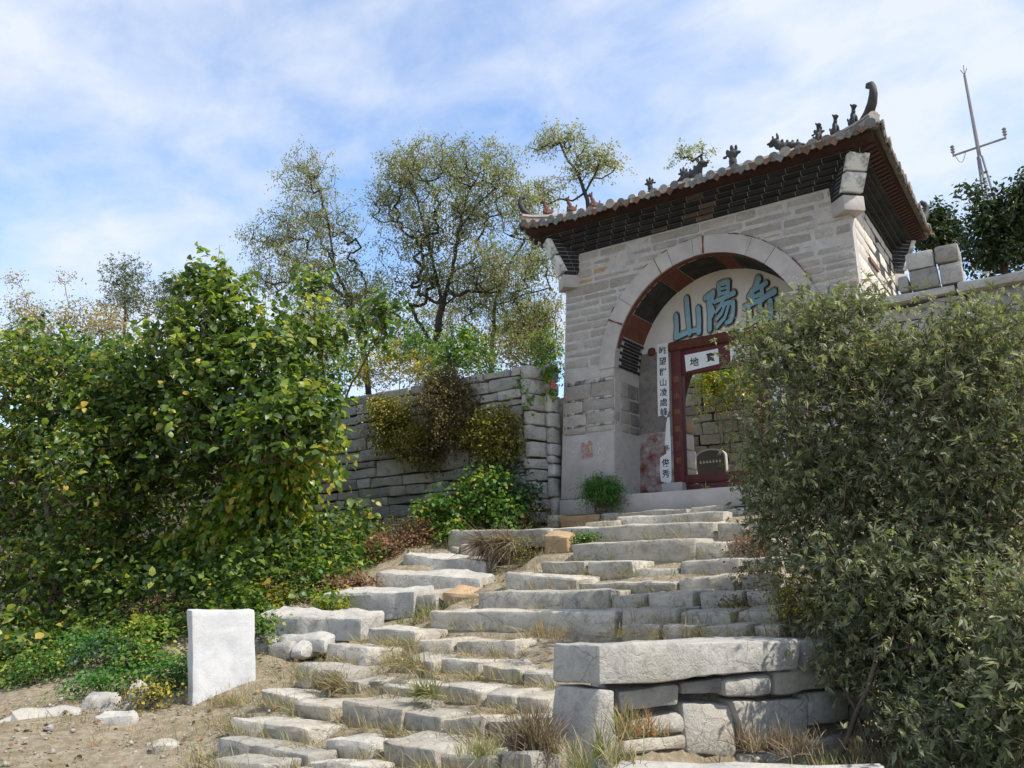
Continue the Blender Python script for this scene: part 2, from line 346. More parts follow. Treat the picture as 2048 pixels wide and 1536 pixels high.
def inst(name, me, loc, rot=(0, 0, 0), scale=(1, 1, 1), parent=None):
    o = bpy.data.objects.new(name, me)
    o.location = Vector([float(a) for a in loc]); o.rotation_euler = rot; o.scale = scale
    link(o, parent); reg(o)
    return o

class MB:
    """collects faces of one mesh"""
    def __init__(s): s.v = []; s.f = []
    def add(s, V, Fs):
        b = len(s.v); s.v.extend([tuple(map(float, p)) for p in V]); s.f.extend([tuple(i + b for i in f) for f in Fs])
    def box(s, a, b):
        x0, y0, z0 = a; x1, y1, z1 = b
        s.add([(x0, y0, z0), (x1, y0, z0), (x1, y1, z0), (x0, y1, z0), (x0, y0, z1), (x1, y0, z1), (x1, y1, z1), (x0, y1, z1)],
              [(0, 3, 2, 1), (4, 5, 6, 7), (0, 1, 5, 4), (1, 2, 6, 5), (2, 3, 7, 6), (3, 0, 4, 7)])
    def hexa(s, c):
        s.add(c, [(0, 3, 2, 1), (4, 5, 6, 7), (0, 1, 5, 4), (1, 2, 6, 5), (2, 3, 7, 6), (3, 0, 4, 7)])
    def tube(s, pts, rad, n=8, cap=True):
        pts = [np.array(p, float) for p in pts]
        if not hasattr(rad, '__len__'): rad = [rad] * len(pts)
        b = len(s.v); prev = None
        for i, p in enumerate(pts):
            t = pts[min(i + 1, len(pts) - 1)] - pts[max(i - 1, 0)]; t = t / (np.linalg.norm(t) + 1e-9)
            if prev is None:
                a = np.cross(t, (0, 0, 1) if abs(t[2]) < 0.9 else (1, 0, 0))
            else:
                a = prev - t * np.dot(prev, t)
            a = a / (np.linalg.norm(a) + 1e-9); prev = a; c = np.cross(t, a)
            for k in range(n):
                th = 2 * math.pi * k / n
                s.v.append(tuple(p + rad[i] * (math.cos(th) * a + math.sin(th) * c)))
        for i in range(len(pts) - 1):
            for k in range(n):
                k2 = (k + 1) % n
                s.f.append((b + i * n + k, b + i * n + k2, b + (i + 1) * n + k2, b + (i + 1) * n + k))
        if cap:
            s.f.append(tuple(b + k for k in range(n))[::-1]); e = b + (len(pts) - 1) * n
            s.f.append(tuple(e + k for k in range(n)))
    def build(s, name, mat, parent=None, smooth=False, warp=None):
        V = np.array(s.v)
        if warp: V = warp(V)
        return mk(name, V, s.f, mat, parent, smooth)

_wd = RNG.normal(size=(14, 3)); _wd /= np.linalg.norm(_wd, axis=1)[:, None]
def snoise(P, freq, seed):
    r = np.random.default_rng(seed)
    ph = r.uniform(0, 6.28, 14); fr = freq * r.uniform(0.6, 1.7, 14)
    return np.sin((P @ _wd.T) * fr + ph).sum(1) / 4.0

_grid_cache = {}
def cube_grid(nx, ny, nz):
    key = (nx, ny, nz)
    if key in _grid_cache: return _grid_cache[key]
    idx = {}; V = []; Fs = []
    def vid(i, j, k):
        if (i, j, k) not in idx:
            idx[(i, j, k)] = len(V); V.append((2 * i / nx - 1, 2 * j / ny - 1, 2 * k / nz - 1))
        return idx[(i, j, k)]
    for i in range(nx):
        for j in range(ny):
            Fs.append((vid(i, j, 0), vid(i, j + 1, 0), vid(i + 1, j + 1, 0), vid(i + 1, j, 0)))
            Fs.append((vid(i, j, nz), vid(i + 1, j, nz), vid(i + 1, j + 1, nz), vid(i, j + 1, nz)))
    for i in range(nx):
        for k in range(nz):
            Fs.append((vid(i, 0, k), vid(i + 1, 0, k), vid(i + 1, 0, k + 1), vid(i, 0, k + 1)))
            Fs.append((vid(i, ny, k), vid(i, ny, k + 1), vid(i + 1, ny, k + 1), vid(i + 1, ny, k)))
    for j in range(ny):
        for k in range(nz):
            Fs.append((vid(0, j, k), vid(0, j, k + 1), vid(0, j + 1, k + 1), vid(0, j + 1, k)))
            Fs.append((vid(nx, j, k), vid(nx, j + 1, k), vid(nx, j + 1, k + 1), vid(nx, j, k + 1)))
    _grid_cache[key] = (np.array(V, float), np.array(Fs))
    return _grid_cache[key]

_seed = [100]
def rock(name, C, mat, parent=None, rad=0.04, rough=0.02, seg=0.16, maxseg=14, freq=5.0, warp=None, smooth=True):
    """a hewn block spanned by eight corners C (bottom 0-3 counter-clockwise from front left, top 4-7)"""
    C = np.asarray(C, float); _seed[0] += 1; sd = _seed[0]
    sx = (np.linalg.norm(C[1] - C[0]) + np.linalg.norm(C[5] - C[4])) / 2
    sy = (np.linalg.norm(C[3] - C[0]) + np.linalg.norm(C[7] - C[4])) / 2
    sz = (np.linalg.norm(C[4] - C[0]) + np.linalg.norm(C[5] - C[1])) / 2
    S = np.array([sx, sy, sz]) / 2
    n = [int(min(maxseg, max(3, round(2 * s / seg)))) for s in S]
    G, Fs = cube_grid(*n)
    r = np.minimum(rad, S * 0.8)
    # pull the outer rings of the grid to the edge so the rounding is crisp
    k = (1 - r / S) / (1 - 2.0 / np.array(n))
    P = np.where(np.abs(G) > 0.999, G, G * k) * S
    inner = np.clip(P, -(S - r), S - r)
    d = P - inner; L = np.linalg.norm(d / r, axis=1)[:, None]
    N = d / (np.linalg.norm(d, axis=1)[:, None] + 1e-9)
    Q = np.where(L > 1e-6, inner + (d / np.maximum(L, 1e-6)) * np.minimum(1.0, np.maximum(L, 0)) , P)
    Q = np.where(L > 1.0, inner + d / np.maximum(L, 1e-6), Q)
    Q = Q + N * (snoise(P, freq, sd)[:, None] * rough + snoise(P, freq * 3.1, sd + 5000)[:, None] * rough * 0.45)
    u = Q / S
    w = 0.5 * (1 + u)
    X, Y, Z = w[:, 0:1], w[:, 1:2], w[:, 2:3]
    V = ((1 - X) * (1 - Y) * (1 - Z) * C[0] + X * (1 - Y) * (1 - Z) * C[1] + X * Y * (1 - Z) * C[2] + (1 - X) * Y * (1 - Z) * C[3]
         + (1 - X) * (1 - Y) * Z * C[4] + X * (1 - Y) * Z * C[5] + X * Y * Z * C[6] + (1 - X) * Y * Z * C[7])
    if warp: V = warp(V)
    return mk(name, V, Fs, mat, parent, smooth, sharp=28)
def boxc(x0, x1, y0, y1, z0, z1):
    return [(x0, y0, z0), (x1, y0, z0), (x1, y1, z0), (x0, y1, z0), (x0, y0, z1), (x1, y0, z1), (x1, y1, z1), (x0, y1, z1)]

# ------------------------------------------------------------------ terrain
STEP_Y = [4.2, 4.6, 4.98, 5.48, 6.03, 6.62, 7.24, 7.88, 8.55, 9.24, 9.94, 10.66, 11.39, 12.14, 12.75, 13.3]
STEP_Z = [0.10, 0.21, 0.29, 0.45, 0.56, 0.70, 0.84, 1.03, 1.21, 1.40, 1.56, 1.82, 2.07, 2.28, 2.42, 2.52]
P0 = np.array([-3.0, 5.5]); PD = np.array([math.sin(math.radians(30)), math.cos(math.radians(30))]); PN = np.array([PD[1], -PD[0]])

def sstep(a, b, x):
    t = np.clip((x - a) / (b - a), 0, 1); return t * t * (3 - 2 * t)
def ground_z(X, Y):
    X = np.asarray(X, float); Y = np.asarray(Y, float)
    ky, kz = [-5, 2, 3.6], [0, 0, 0.0]
    for k_ in range(len(STEP_Y)):
        ky += [STEP_Y[k_] - 0.04, STEP_Y[k_] + 0.08]; kz += [(STEP_Z[k_ - 1] if k_ else 0.06) - 0.09, STEP_Z[k_] - 0.16]
    st = np.interp(Y, ky, kz)
    left = np.interp(Y, [-5, 3, 5, 6.2, 7, 8, 9, 10, 11, 12, 13.2], [0, 0.0, 0.06, 0.22, 0.42, 0.72, 1.0, 1.25, 1.55, 1.9, 2.2])
    left = left + 0.12 * sstep(-8.2, -9.2, X) * sstep(5.5, 7, Y) - 0.25 * sstep(-11, -16, X)
    side = (X - P0[0]) * PN[0] + (Y - P0[1]) * PN[1]
    right_hi = np.interp(Y, [5, 6, 8, 10, 13], [0.5, 0.6, 0.95, 1.5, 2.5])
    right_lo = np.interp(Y, [-5, 3, 5, 7, 12], [0, 0, 0.05, 0.0, 0.3])
    z = st + (left - st) * sstep(-6.9, -7.5, X)
    along = np.maximum(0, (X - P0[0]) * PD[0] + (Y - P0[1]) * PD[1] - 5.5)
    rgt = right_hi + (right_lo - right_hi) * np.clip((side + 0.35 + along * 0.7) / (0.2 + along * 1.6), 0, 1)
    wr = np.maximum(sstep(-2.3, -1.7, X) * sstep(5.6, 6.4, Y), sstep(-0.35, -0.15, side) * sstep(-3.6, -3.2, X))
    z = z + (rgt - z) * np.clip(wr, 0, 1)
    # terraces behind the walls, the court behind the gate
    terr = 4.95 + 0.15 * np.sin(X * 0.7) * np.cos(Y * 0.5)
    court = 2.85
    incourt = sstep(-9.2, -8.8, X) * sstep(0.4, 0.0, X) * sstep(23.6, 23.2, Y)
    back = terr + (court - terr) * incourt
    back = np.where((Y < 19.2), terr + (2.8 - terr) * sstep(-8.0, -7.6, X) * sstep(-2.4, -2.8, X), back)
    ty = np.where(X > -8.75, 0.75, 0.0) * np.where(X < -2.4, 1, 0) + 0.1
    z = z + (back - z) * sstep(13.35, 13.75, Y - ty)
    r = np.hypot(X + 5, Y - 12)
    z = z + 0.05 * np.sin(X * 1.9 + 0.7 * Y) * np.cos(Y * 1.3 - 0.4 * X) * sstep(13.4, 13.0, Y) * np.where(wr > 0, 1, sstep(-6.8, -7.6, X) + 0.4)
    z = z - 0.14 * sstep(-9.2, -8.6, X) * sstep(-6.9, -7.4, X) * sstep(6.8, 7.6, Y) * sstep(12.3, 11.2, Y)
    return z - 0.00035 * np.maximum(r - 35, 0) ** 2 * (r < 200) - np.where(r >= 200, 9.5, 0)
xs = np.concatenate([np.array([-600, -300, -150, -90, -60, -45, -35, -28, -23]), np.arange(-19, 5.01, 0.18), np.array([6, 8, 11, 15, 20, 28, 40, 60, 100, 200, 400, 700])])
ys = np.concatenate([np.array([-300, -120, -50, -25, -12, -6, -3, -1]), np.arange(0.5, 13.0, 0.10), np.arange(13.04, 20.0, 0.18), np.arange(20.2, 25, 0.4), np.array([27, 30, 35, 42, 52, 70, 100, 160, 300, 600])])
GX, GY = np.meshgrid(xs, ys)
GZ = ground_z(GX, GY)
near = (np.abs(GX + 7) < 13) & (GY > 0) & (GY < 13.3)
GZ = GZ + np.where(near, snoise(np.stack([GX.ravel(), GY.ravel(), GX.ravel() * 0], 1), 7.0, 3).reshape(GX.shape) * np.where((GX > -7.2) & (GX < -2.6) & (GY > 4.2), 0.006, 0.018), 0)
nx = len(xs); ny = len(ys)
ii = (np.arange(ny - 1)[:, None] * nx + np.arange(nx - 1)[None, :]).ravel()
ground = mk('ground', np.stack([GX.ravel(), GY.ravel(), GZ.ravel()], 1), np.stack([ii, ii + 1, ii + nx + 1, ii + nx], 1), MT['ground'], None, True, center=False)
tag(ground, kind='structure')

# ------------------------------------------------------------------ gatehouse
XL, XR, YF, YB, Z0, ZT = -8.08, -2.30, 13.5, 18.1, 2.40, 7.65
AX, AZ, RI, RO = -5.06, 5.15, 1.86, 2.19
def W(V):
    V = np.array(V, float)
    s = np.clip((V[:, 2] - 2.45) / 5.2, 0, 1)
    V[:, 0] = -2.6 + (V[:, 0] + 2.6) * (1 - 0.055 * s)
    V[:, 1] = V[:, 1] + 0.15 * s * (1 - (V[:, 1] - YF) / (YB - YF) * 2)
    return V
gate = thing('gatehouse', ((XL + XR) / 2, 16, 2.4), 'old stone gatehouse with dark brick cornice, tiled roof and arched doorway', 'gatehouse')

# body: piers, spandrels, vault
YD = 14.62      # plane of the inner door wall
def arch_body(y0, y1, r):
    mb = MB(); N = 40
    xs_ = [AX - r * math.cos(math.pi * i / N) for i in range(N + 1)]
    zs_ = [AZ + r * math.sin(math.pi * i / N) for i in range(N + 1)]
    for (a, b) in ((XL, AX - r), (AX + r, XR)):
        for k in range(10):
            za, zb = Z0 + (ZT - Z0) * k / 10, Z0 + (ZT - Z0) * (k + 1) / 10
            mb.add([(a, y0, za), (b, y0, za), (b, y0, zb), (a, y0, zb)], [(0, 1, 2, 3)])
            mb.add([(a, y1, za), (b, y1, za), (b, y1, zb), (a, y1, zb)], [(3, 2, 1, 0)])
            for x in (a, b):
                mb.add([(x, y0, za), (x, y1, za), (x, y1, zb), (x, y0, zb)], [(0, 1, 2, 3)])
        mb.add([(a, y0, ZT), (b, y0, ZT), (b, y1, ZT), (a, y1, ZT)], [(0, 1, 2, 3)])
    for i in range(N):
        a, b, za, zb = xs_[i], xs_[i + 1], zs_[i], zs_[i + 1]
        mb.add([(a, y0, za), (b, y0, zb), (b, y0, ZT), (a, y0, ZT)], [(0, 1, 2, 3)])
        mb.add([(a, y1, za), (b, y1, zb), (b, y1, ZT), (a, y1, ZT)], [(3, 2, 1, 0)])
        mb.add([(a, y0, za), (b, y0, zb), (b, y1, zb), (a, y1, za)], [(3, 2, 1, 0)])
        mb.add([(a, y0, ZT), (b, y0, ZT), (b, y1, ZT), (a, y1, ZT)], [(0, 1, 2, 3)])
    return mb
facade = arch_body(YF + 0.03, YD, RI).build('facade_wall', MT['gatepl'], gate, warp=W)
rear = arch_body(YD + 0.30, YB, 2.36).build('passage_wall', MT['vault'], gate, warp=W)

# facade blocks (rough, mortar smeared)
def arch_x(z, r):
    return math.sqrt(max(r * r - (z - AZ) ** 2, 0)) if z > AZ else r
rs = random.Random(11)
lower = [(2.40, 2.71), (2.71, 3.94), (3.94, 4.10), (4.10, 4.36), (4.36, 4.62), (4.62, 4.94), (4.98, 5.22)]
nblock = 0
for side in (-1, 1):
    a, b = (XL, AX - RI - 0.004) if side < 0 else (AX + RI + 0.004, XR)
    for ci, (z0, z1) in enumerate(lower):
        dressed = ci in (0, 1, 6)
        cuts = [a, b] if (ci in (0, 1, 6)) else [a, a + (b - a) * rs.uniform(0.35, 0.6), b]
        for x0, x1 in zip(cuts[:-1], cuts[1:]):
            pr = 0.0 if not ci == 0 else -0.05
            y1 = YD - 0.01
            rock('stone_block', boxc(x0 + 0.006, x1 - 0.002, YF + pr, y1 if ci in (0, 1, 6) else YF + 0.25, z0 + 0.008, z1 - (0.006 if dressed else 0.02)), MT['dressed'] if dressed else MT['gate'], facade,
                 0.02 if dressed else 0.035, 0.003 if dressed else 0.010, 0.3, 10, warp=W)
        # blocks lining the reveal
        if not dressed:
            xr = AX - RI if side < 0 else AX + RI
            y = YF + 0.27
            while y < YD - 0.1:
                y2 = min(YD - 0.02, y + rs.uniform(0.3, 0.55))
                xx0, xx1 = (xr - 0.3, xr + 0.02) if side < 0 else (xr - 0.02, xr + 0.3)
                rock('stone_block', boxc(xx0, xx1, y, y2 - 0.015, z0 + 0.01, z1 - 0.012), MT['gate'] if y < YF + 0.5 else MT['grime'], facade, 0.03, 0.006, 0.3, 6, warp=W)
                y = y2
z = 5.25
while z < ZT - 0.05:
    h = rs.choice([0.13, 0.16, 0.19, 0.22]); z1 = min(z + h, ZT)
    rc = 2.04
    zm = (z + z1) / 2
    ax = arch_x(zm, rc) if zm < AZ + rc - 0.02 else 0
    spans = [(XL, AX - ax), (AX + ax, XR)] if ax > 0.05 else [(XL, XR)]
    for a, b in spans:
        x = a
        while x < b - 0.05:
            w = rs.uniform(0.35, 1.05)
            x2 = b if b - (x + w) < 0.25 else x + w
            rock('stone_block', boxc(x + 0.01, x2 - 0.012, YF + rs.uniform(0.012, 0.026), YF + 0.3, z + 0.012, z1 - 0.014), MT['gate'] if rs.random() > 0.1 else MT['rust'] if rs.random() > 0.6 else MT['gate'], facade, 0.04, 0.010, 0.25, 8, warp=W)
            nblock += 1; x = x2
    z = z1

# side wall blocks on the sunlit right and on the left flank
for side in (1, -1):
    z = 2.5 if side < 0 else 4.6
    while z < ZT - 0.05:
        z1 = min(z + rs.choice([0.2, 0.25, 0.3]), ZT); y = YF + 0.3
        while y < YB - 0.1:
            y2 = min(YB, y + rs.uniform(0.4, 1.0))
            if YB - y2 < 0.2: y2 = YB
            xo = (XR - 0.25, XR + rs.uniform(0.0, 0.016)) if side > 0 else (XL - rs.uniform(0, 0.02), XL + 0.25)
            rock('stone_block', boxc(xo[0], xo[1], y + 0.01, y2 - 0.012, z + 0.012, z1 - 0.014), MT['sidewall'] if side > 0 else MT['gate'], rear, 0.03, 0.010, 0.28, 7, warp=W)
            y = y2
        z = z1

# arch ring: the voussoirs and their red joints
vb = [0, 26, 38, 64, 72, 86, 92, 118, 131, 157, 180]
for k in range(len(vb) - 1):
    t0, t1 = math.radians(vb[k] + 0.13), math.radians(vb[k + 1] - 0.13)
    mb = MB(); n = max(2, int((vb[k + 1] - vb[k]) / 5)); pts = []
    for i in range(n + 1):
        t = t0 + (t1 - t0) * i / n
        pts.append((AX - math.cos(t) * (RI - 0.01), AZ + math.sin(t) * (RI - 0.01), AX - math.cos(t) * RO, AZ + math.sin(t) * RO))
    ya, yb = YF - 0.022 + rs.uniform(-0.004, 0.004), YF + 0.2
    for (xi, zi, xo, zo), (xi2, zi2, xo2, zo2) in zip(pts[:-1], pts[1:]):
        mb.add([(xi, ya, zi), (xi2, ya, zi2), (xo2, ya, zo2), (xo, ya, zo)], [(0, 1, 2, 3)])
        mb.add([(xo, ya, zo), (xo2, ya, zo2), (xo2, yb, zo2), (xo, yb, zo)], [(0, 1, 2, 3)])
        mb.add([(xi, ya, zi), (xi, yb, zi), (xi2, yb, zi2), (xi2, ya, zi2)], [(0, 1, 2, 3)])
    for (xi, zi, xo, zo), fl in ((pts[0], 1), (pts[-1], 0)):
        mb.add([(xi, ya, zi), (xo, ya, zo), (xo, yb, zo), (xi, yb, zi)], [(0, 1, 2, 3) if fl else (3, 2, 1, 0)])
    mb.build('voussoir', MT['dressed'], facade, warp=W)
for ang in (26, 64, 92):
    t = math.radians(ang); dw = 0.016 if ang in (92, 26) else 0.007
    mb = MB(); c, s_ = math.cos(t), math.sin(t)
    for (r0, r1, w0, w1) in ((RI, RI + 0.15, dw * 1.6, dw * 0.6), (RI + 0.15, RO + 0.01, dw * 0.6, dw * 1.3)):
        q = []
        for r, w in ((r0, w0), (r1, w1)):
            for sg in (-1, 1):
                q.append((AX - c * r + sg * w * s_, YF - 0.032, AZ + s_ * r + sg * w * c))
        mb.add([q[0], q[1], q[3], q[2]], [(0, 1, 2, 3)])
    mb.build('red_joint', MT['redband'], facade, warp=W)
mb = MB()      # thin red line round the back of the ring
for i in range(60):
    if rs.random() < 0.78: continue
    t0, t1 = math.radians(3 * i), math.radians(3 * i + 3); r0 = RO; r1 = RO + rs.uniform(0.01, 0.026)
    mb.add([(AX - math.cos(t0) * r0, YF - 0.026, AZ + math.sin(t0) * r0), (AX - math.cos(t1) * r0, YF - 0.026, AZ + math.sin(t1) * r0),
            (AX - math.cos(t1) * r1, YF - 0.026, AZ + math.sin(t1) * r1), (AX - math.cos(t0) * r1, YF - 0.026, AZ + math.sin(t0) * r1)], [(0, 1, 2, 3)])
tag(mb.build('red_outline', MT['redband'], facade, warp=W), kind='stuff')

# vault lining: red bands, dark brick panels
def vault_strip(name, t0, t1, y0, y1, r, mat, parent):
    mb = MB(); n = max(2, int((t1 - t0) / 4))
    for i in range(n):
        a = math.radians(t0 + (t1 - t0) * i / n); b = math.radians(t0 + (t1 - t0) * (i + 1) / n)
        mb.add([(AX - math.cos(a) * r, y0, AZ + math.sin(a) * r), (AX - math.cos(b) * r, y0, AZ + math.sin(b) * r),
                (AX - math.cos(b) * r, y1, AZ + math.sin(b) * r), (AX - math.cos(a) * r, y1, AZ + math.sin(a) * r)], [(3, 2, 1, 0)])
    return mb.build(name, mat, parent, warp=W)
vault_strip('vault_edge_band', 12, 178, YF + 0.02, YF + 0.16, RI - 0.018, MT['redband'], facade)
for a, b in ((20, 34), (60, 72), (96, 106), (134, 146)):
    vault_strip('vault_cross_band', a, b, YF + 0.17, YD - 0.01, RI - 0.018, MT['redband'], facade)
for a, b in ((34.5, 59.5), (72.5, 95.5), (106.5, 133.5), (146.5, 179)):
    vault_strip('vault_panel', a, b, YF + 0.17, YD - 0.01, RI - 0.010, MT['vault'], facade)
vbk = MB(); vbk.box((-0.5, -0.5, -0.5), (0.5, 0.5, 0.5)); vbk_me = raw_mesh('vault_brick', np.array(vbk.v), vbk.f, MT['brick'])
vault_strip('vault_mortar', 1, 19.5, YF + 0.17, YD - 0.01, RI - 0.008, MT['mortar'], facade)
for row in range(9):
    t = math.radians(1.8 + row * 2.05)
    for k in range(4):
        y = YF + 0.19 + k * 0.245 + (0.11 if row % 2 else 0)
        if y + 0.1 > YD: continue
        p = W([(AX - math.cos(t) * (RI - 0.012), y + 0.1, AZ + math.sin(t) * (RI - 0.012))])[0]
        inst('vault_brick', vbk_me, p, (0, t, 0), (0.03, min(0.225, (YD - y) * 1.0), 0.048), facade)

# door wall with plastered lunette
mb = MB(); N = 40
DX0, DX1, DZ0, DZ1 = -6.20, -4.29, 2.6, 5.60
def WD_(V): return W(np.array(V, float) + np.array([-0.23, 0, 0.03]))
def lun(x): return AZ + math.sqrt(max((RI + 0.02) ** 2 - (x - AX) ** 2, 0))
xa = np.linspace(AX - RI, AX + RI, 61)
for x0, x1 in zip(xa[:-1], xa[1:]):
    mb.add([(x0, YD, DZ1), (x1, YD, DZ1), (x1, YD, max(lun(x1), DZ1)), (x0, YD, max(lun(x0), DZ1))], [(0, 1, 2, 3)])
    mb.add([(x0, YD + 0.3, DZ1), (x1, YD + 0.3, DZ1), (x1, YD + 0.3, max(lun(x1), DZ1)), (x0, YD + 0.3, max(lun(x0), DZ1))], [(3, 2, 1, 0)])
mb.build('lunette', MT['plaster'], gate, warp=W)
for (a, b) in ((AX - RI - 0.02, DX0), (DX1, AX + RI + 0.02)):
    mb = MB(); mb.box((a, YD, 2.5), (b, YD + 0.29, 3.98)); mb.build('door_wall_stained', MT['redstain'], gate, warp=W)
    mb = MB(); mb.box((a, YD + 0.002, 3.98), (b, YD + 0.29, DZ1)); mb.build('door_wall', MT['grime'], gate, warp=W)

# timber door frame
door = bpy.data.objects.new('door_frame', None); door.location = ((DX0 + DX1) / 2, YD, 2.9); door.empty_display_size = 0.1
link(door, gate); reg(door)
def wbox(name, a, b, mat, parent, bev=0.0):
    return rock(name, boxc(a[0], b[0], a[1], b[1], a[2], b[2]), mat, parent, 0.012, 0.002, 0.4, 5, warp=WD_) if bev == 0 else rock(name, boxc(a[0], b[0], a[1], b[1], a[2], b[2]), mat, parent, bev, 0.012, 0.2, 12, warp=WD_)
wbox('post', (-5.96, YD - 0.04, 2.9), (-5.74, YD + 0.14, 5.60), MT['redwood'], door)
wbox('post', (-4.27, YD - 0.04, 2.9), (-4.05, YD + 0.14, 5.60), MT['redwood'], door)
wbox('lintel', (-6.02, YD - 0.10, 5.50), (-3.86, YD + 0.15, 5.72), MT['logwood'], door, 0.08)
wbox('header', (-5.74, YD - 0.02, 5.02), (-4.27, YD + 0.10, 5.52), MT['redwood'], door)
wbox('log_end', (-6.48, YD - 0.06, 5.50), (-6.30, YD + 0.1, 5.68), MT['logwood'], door, 0.08)
wbox('threshold_plank', (-5.74, YD - 0.03, 2.90), (-4.27, YD + 0.10, 3.07), MT['redwood'], door)
wbox('threshold_plank', (-5.74, YD - 0.015, 2.72), (-4.27, YD + 0.10, 2.885), MT['redwood'], door)
for x0, x1 in ((-6.15, -5.72), (-4.29, -3.9)):
    rock('pivot_stone', boxc(x0, x1, YD - 0.22, YD + 0.2, 2.70, 2.93), MT['dressed'], door, 0.02, 0.004, 0.3, 5, warp=WD_)
rock('sill_stone', boxc(AX - RI + 0.02, AX + RI - 0.02, YF - 0.12, YD - 0.02, 2.38, 2.72), MT['dressed'], gate, 0.03, 0.008, 0.3, 12, warp=W)
# stone jamb of the far opening
for z0, z1 in ((2.7, 3.2), (3.2, 3.55), (3.55, 4.0), (4.0, 4.4), (4.4, 4.75)):
    rock('jamb_stone', boxc(-7.55, -7.06 + rs.uniform(-0.03, 0.03), YB - 1.3, YB + 0.05, z0, z1 - 0.012), MT['rust'] if z0 > 4.2 else MT['sidewall'], rear, 0.05, 0.015, 0.2, 8)
mb = MB()
for i in range(14):
    a, b = math.radians(2 + i * 6), math.radians(8 + i * 6)
    for (r0, r1, y0) in ((2.20, 2.33, YB - 0.02),):
        mb.add([(AX - math.cos(a) * r0, y0, AZ - 0.4 + math.sin(a) * r0), (AX - math.cos(b) * r0, y0, AZ - 0.4 + math.sin(b) * r0),
                (AX - math.cos(b) * r1, y0 - 0.3, AZ - 0.4 + math.sin(b) * r1), (AX - math.cos(a) * r1, y0 - 0.3, AZ - 0.4 + math.sin(a) * r1)], [(0, 1, 2, 3)])
mb.build('rear_arch_rim', MT['redband'], rear)

# cornice: corbelled dark bricks
NC, CH = 5, 0.076
corn = bpy.data.objects.new('cornice', None); corn.location = (-5.1, YF, ZT); corn.empty_display_size = 0.1
link(corn, gate); reg(corn)
cnr = W([(XL, YF, ZT), (XR, YF, ZT), (XR, YB, ZT), (XL, YB, ZT)])
CX0, CX1, CY0, CY1 = cnr[0][0], cnr[1][0], cnr[0][1], cnr[2][1]
bk = MB(); bk.box((-0.5, -0.5, -0.5), (0.5, 0.5, 0.5)); brick_me = raw_mesh('brick', np.array(bk.v), bk.f, MT['brick']); brick_brown = raw_mesh('brick', np.array(bk.v), bk.f, MT['brownbrick'])
for k in range(NC):
    pr = 0.03 + 0.085 * k; z0 = ZT + k * CH
    mb = MB(); mb.box((CX0 - pr + 0.012, CY0 - pr + 0.012, z0 + 0.009), (CX1 + pr - 0.012, CY1 + pr - 0.012, z0 + CH + 0.007)); mb.build('mortar_course', MT['mortar'], corn)
    bl = 0.30
    x = CX0 - pr + (0.0 if k % 2 else -0.14)
    while x < CX1 + pr:
        x0 = max(x, CX0 - pr); x1 = min(x + bl - 0.012, CX1 + pr)
        if x1 - x0 > 0.04:
            inst('brick', brick_brown if rs.random() < (0.25 if -5.4 < x0 < -4.6 else 0.03) else brick_me, ((x0 + x1) / 2, CY0 - pr + 0.06 + rs.uniform(-0.002, 0.003), z0 + CH / 2), (0, 0, 0), (x1 - x0, 0.12, CH - 0.009), corn)
        x += bl
    y = CY0 - pr + 0.13
    while y < CY1 + pr:
        y1 = min(y + bl - 0.012, CY1 + pr)
        if y1 - y > 0.04:
            inst('brick', brick_me, (CX1 + pr - 0.06 + rs.uniform(-0.003, 0.002), (y + y1) / 2, z0 + CH / 2), (0, 0, 0), (0.12, y1 - y, CH - 0.011), corn)
        y += bl
    mb = MB(); mb.box((CX0 - pr, CY0 - pr + 0.13, z0 + 0.005), (CX0 - pr + 0.1, CY1 + pr, z0 + CH - 0.005)); mb.build('brick_course', MT['brick'], corn)

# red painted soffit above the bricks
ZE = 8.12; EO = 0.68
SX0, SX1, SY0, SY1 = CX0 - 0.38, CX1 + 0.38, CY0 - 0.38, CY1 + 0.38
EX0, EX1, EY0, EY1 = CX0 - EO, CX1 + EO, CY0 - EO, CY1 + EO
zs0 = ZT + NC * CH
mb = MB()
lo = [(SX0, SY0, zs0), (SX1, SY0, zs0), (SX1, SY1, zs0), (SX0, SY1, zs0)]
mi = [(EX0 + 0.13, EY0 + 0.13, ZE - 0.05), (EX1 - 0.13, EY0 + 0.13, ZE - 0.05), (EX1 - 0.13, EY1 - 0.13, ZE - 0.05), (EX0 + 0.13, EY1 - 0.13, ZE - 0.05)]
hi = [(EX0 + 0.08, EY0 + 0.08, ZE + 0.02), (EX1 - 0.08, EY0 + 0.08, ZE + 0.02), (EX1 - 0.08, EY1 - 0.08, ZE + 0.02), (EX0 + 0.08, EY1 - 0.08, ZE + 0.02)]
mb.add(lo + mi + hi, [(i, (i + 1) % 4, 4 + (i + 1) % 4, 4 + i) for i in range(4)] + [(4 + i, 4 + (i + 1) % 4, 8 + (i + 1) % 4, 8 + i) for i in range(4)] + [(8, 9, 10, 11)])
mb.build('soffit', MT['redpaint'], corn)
den = MB(); den.box((-0.5, -0.5, -0.5), (0.5, 0.5, 0.5)); den_me = raw_mesh('rafter_end', np.array(den.v), den.f, MT['redpaint'])
y = CY0 - 0.3
while y < CY1 + 0.4:
    inst('rafter_end', den_me, (EX1 - 0.235, y, ZE - 0.088), (0, math.radians(-16), 0), (0.22, 0.10, 0.05), corn); y += 0.165

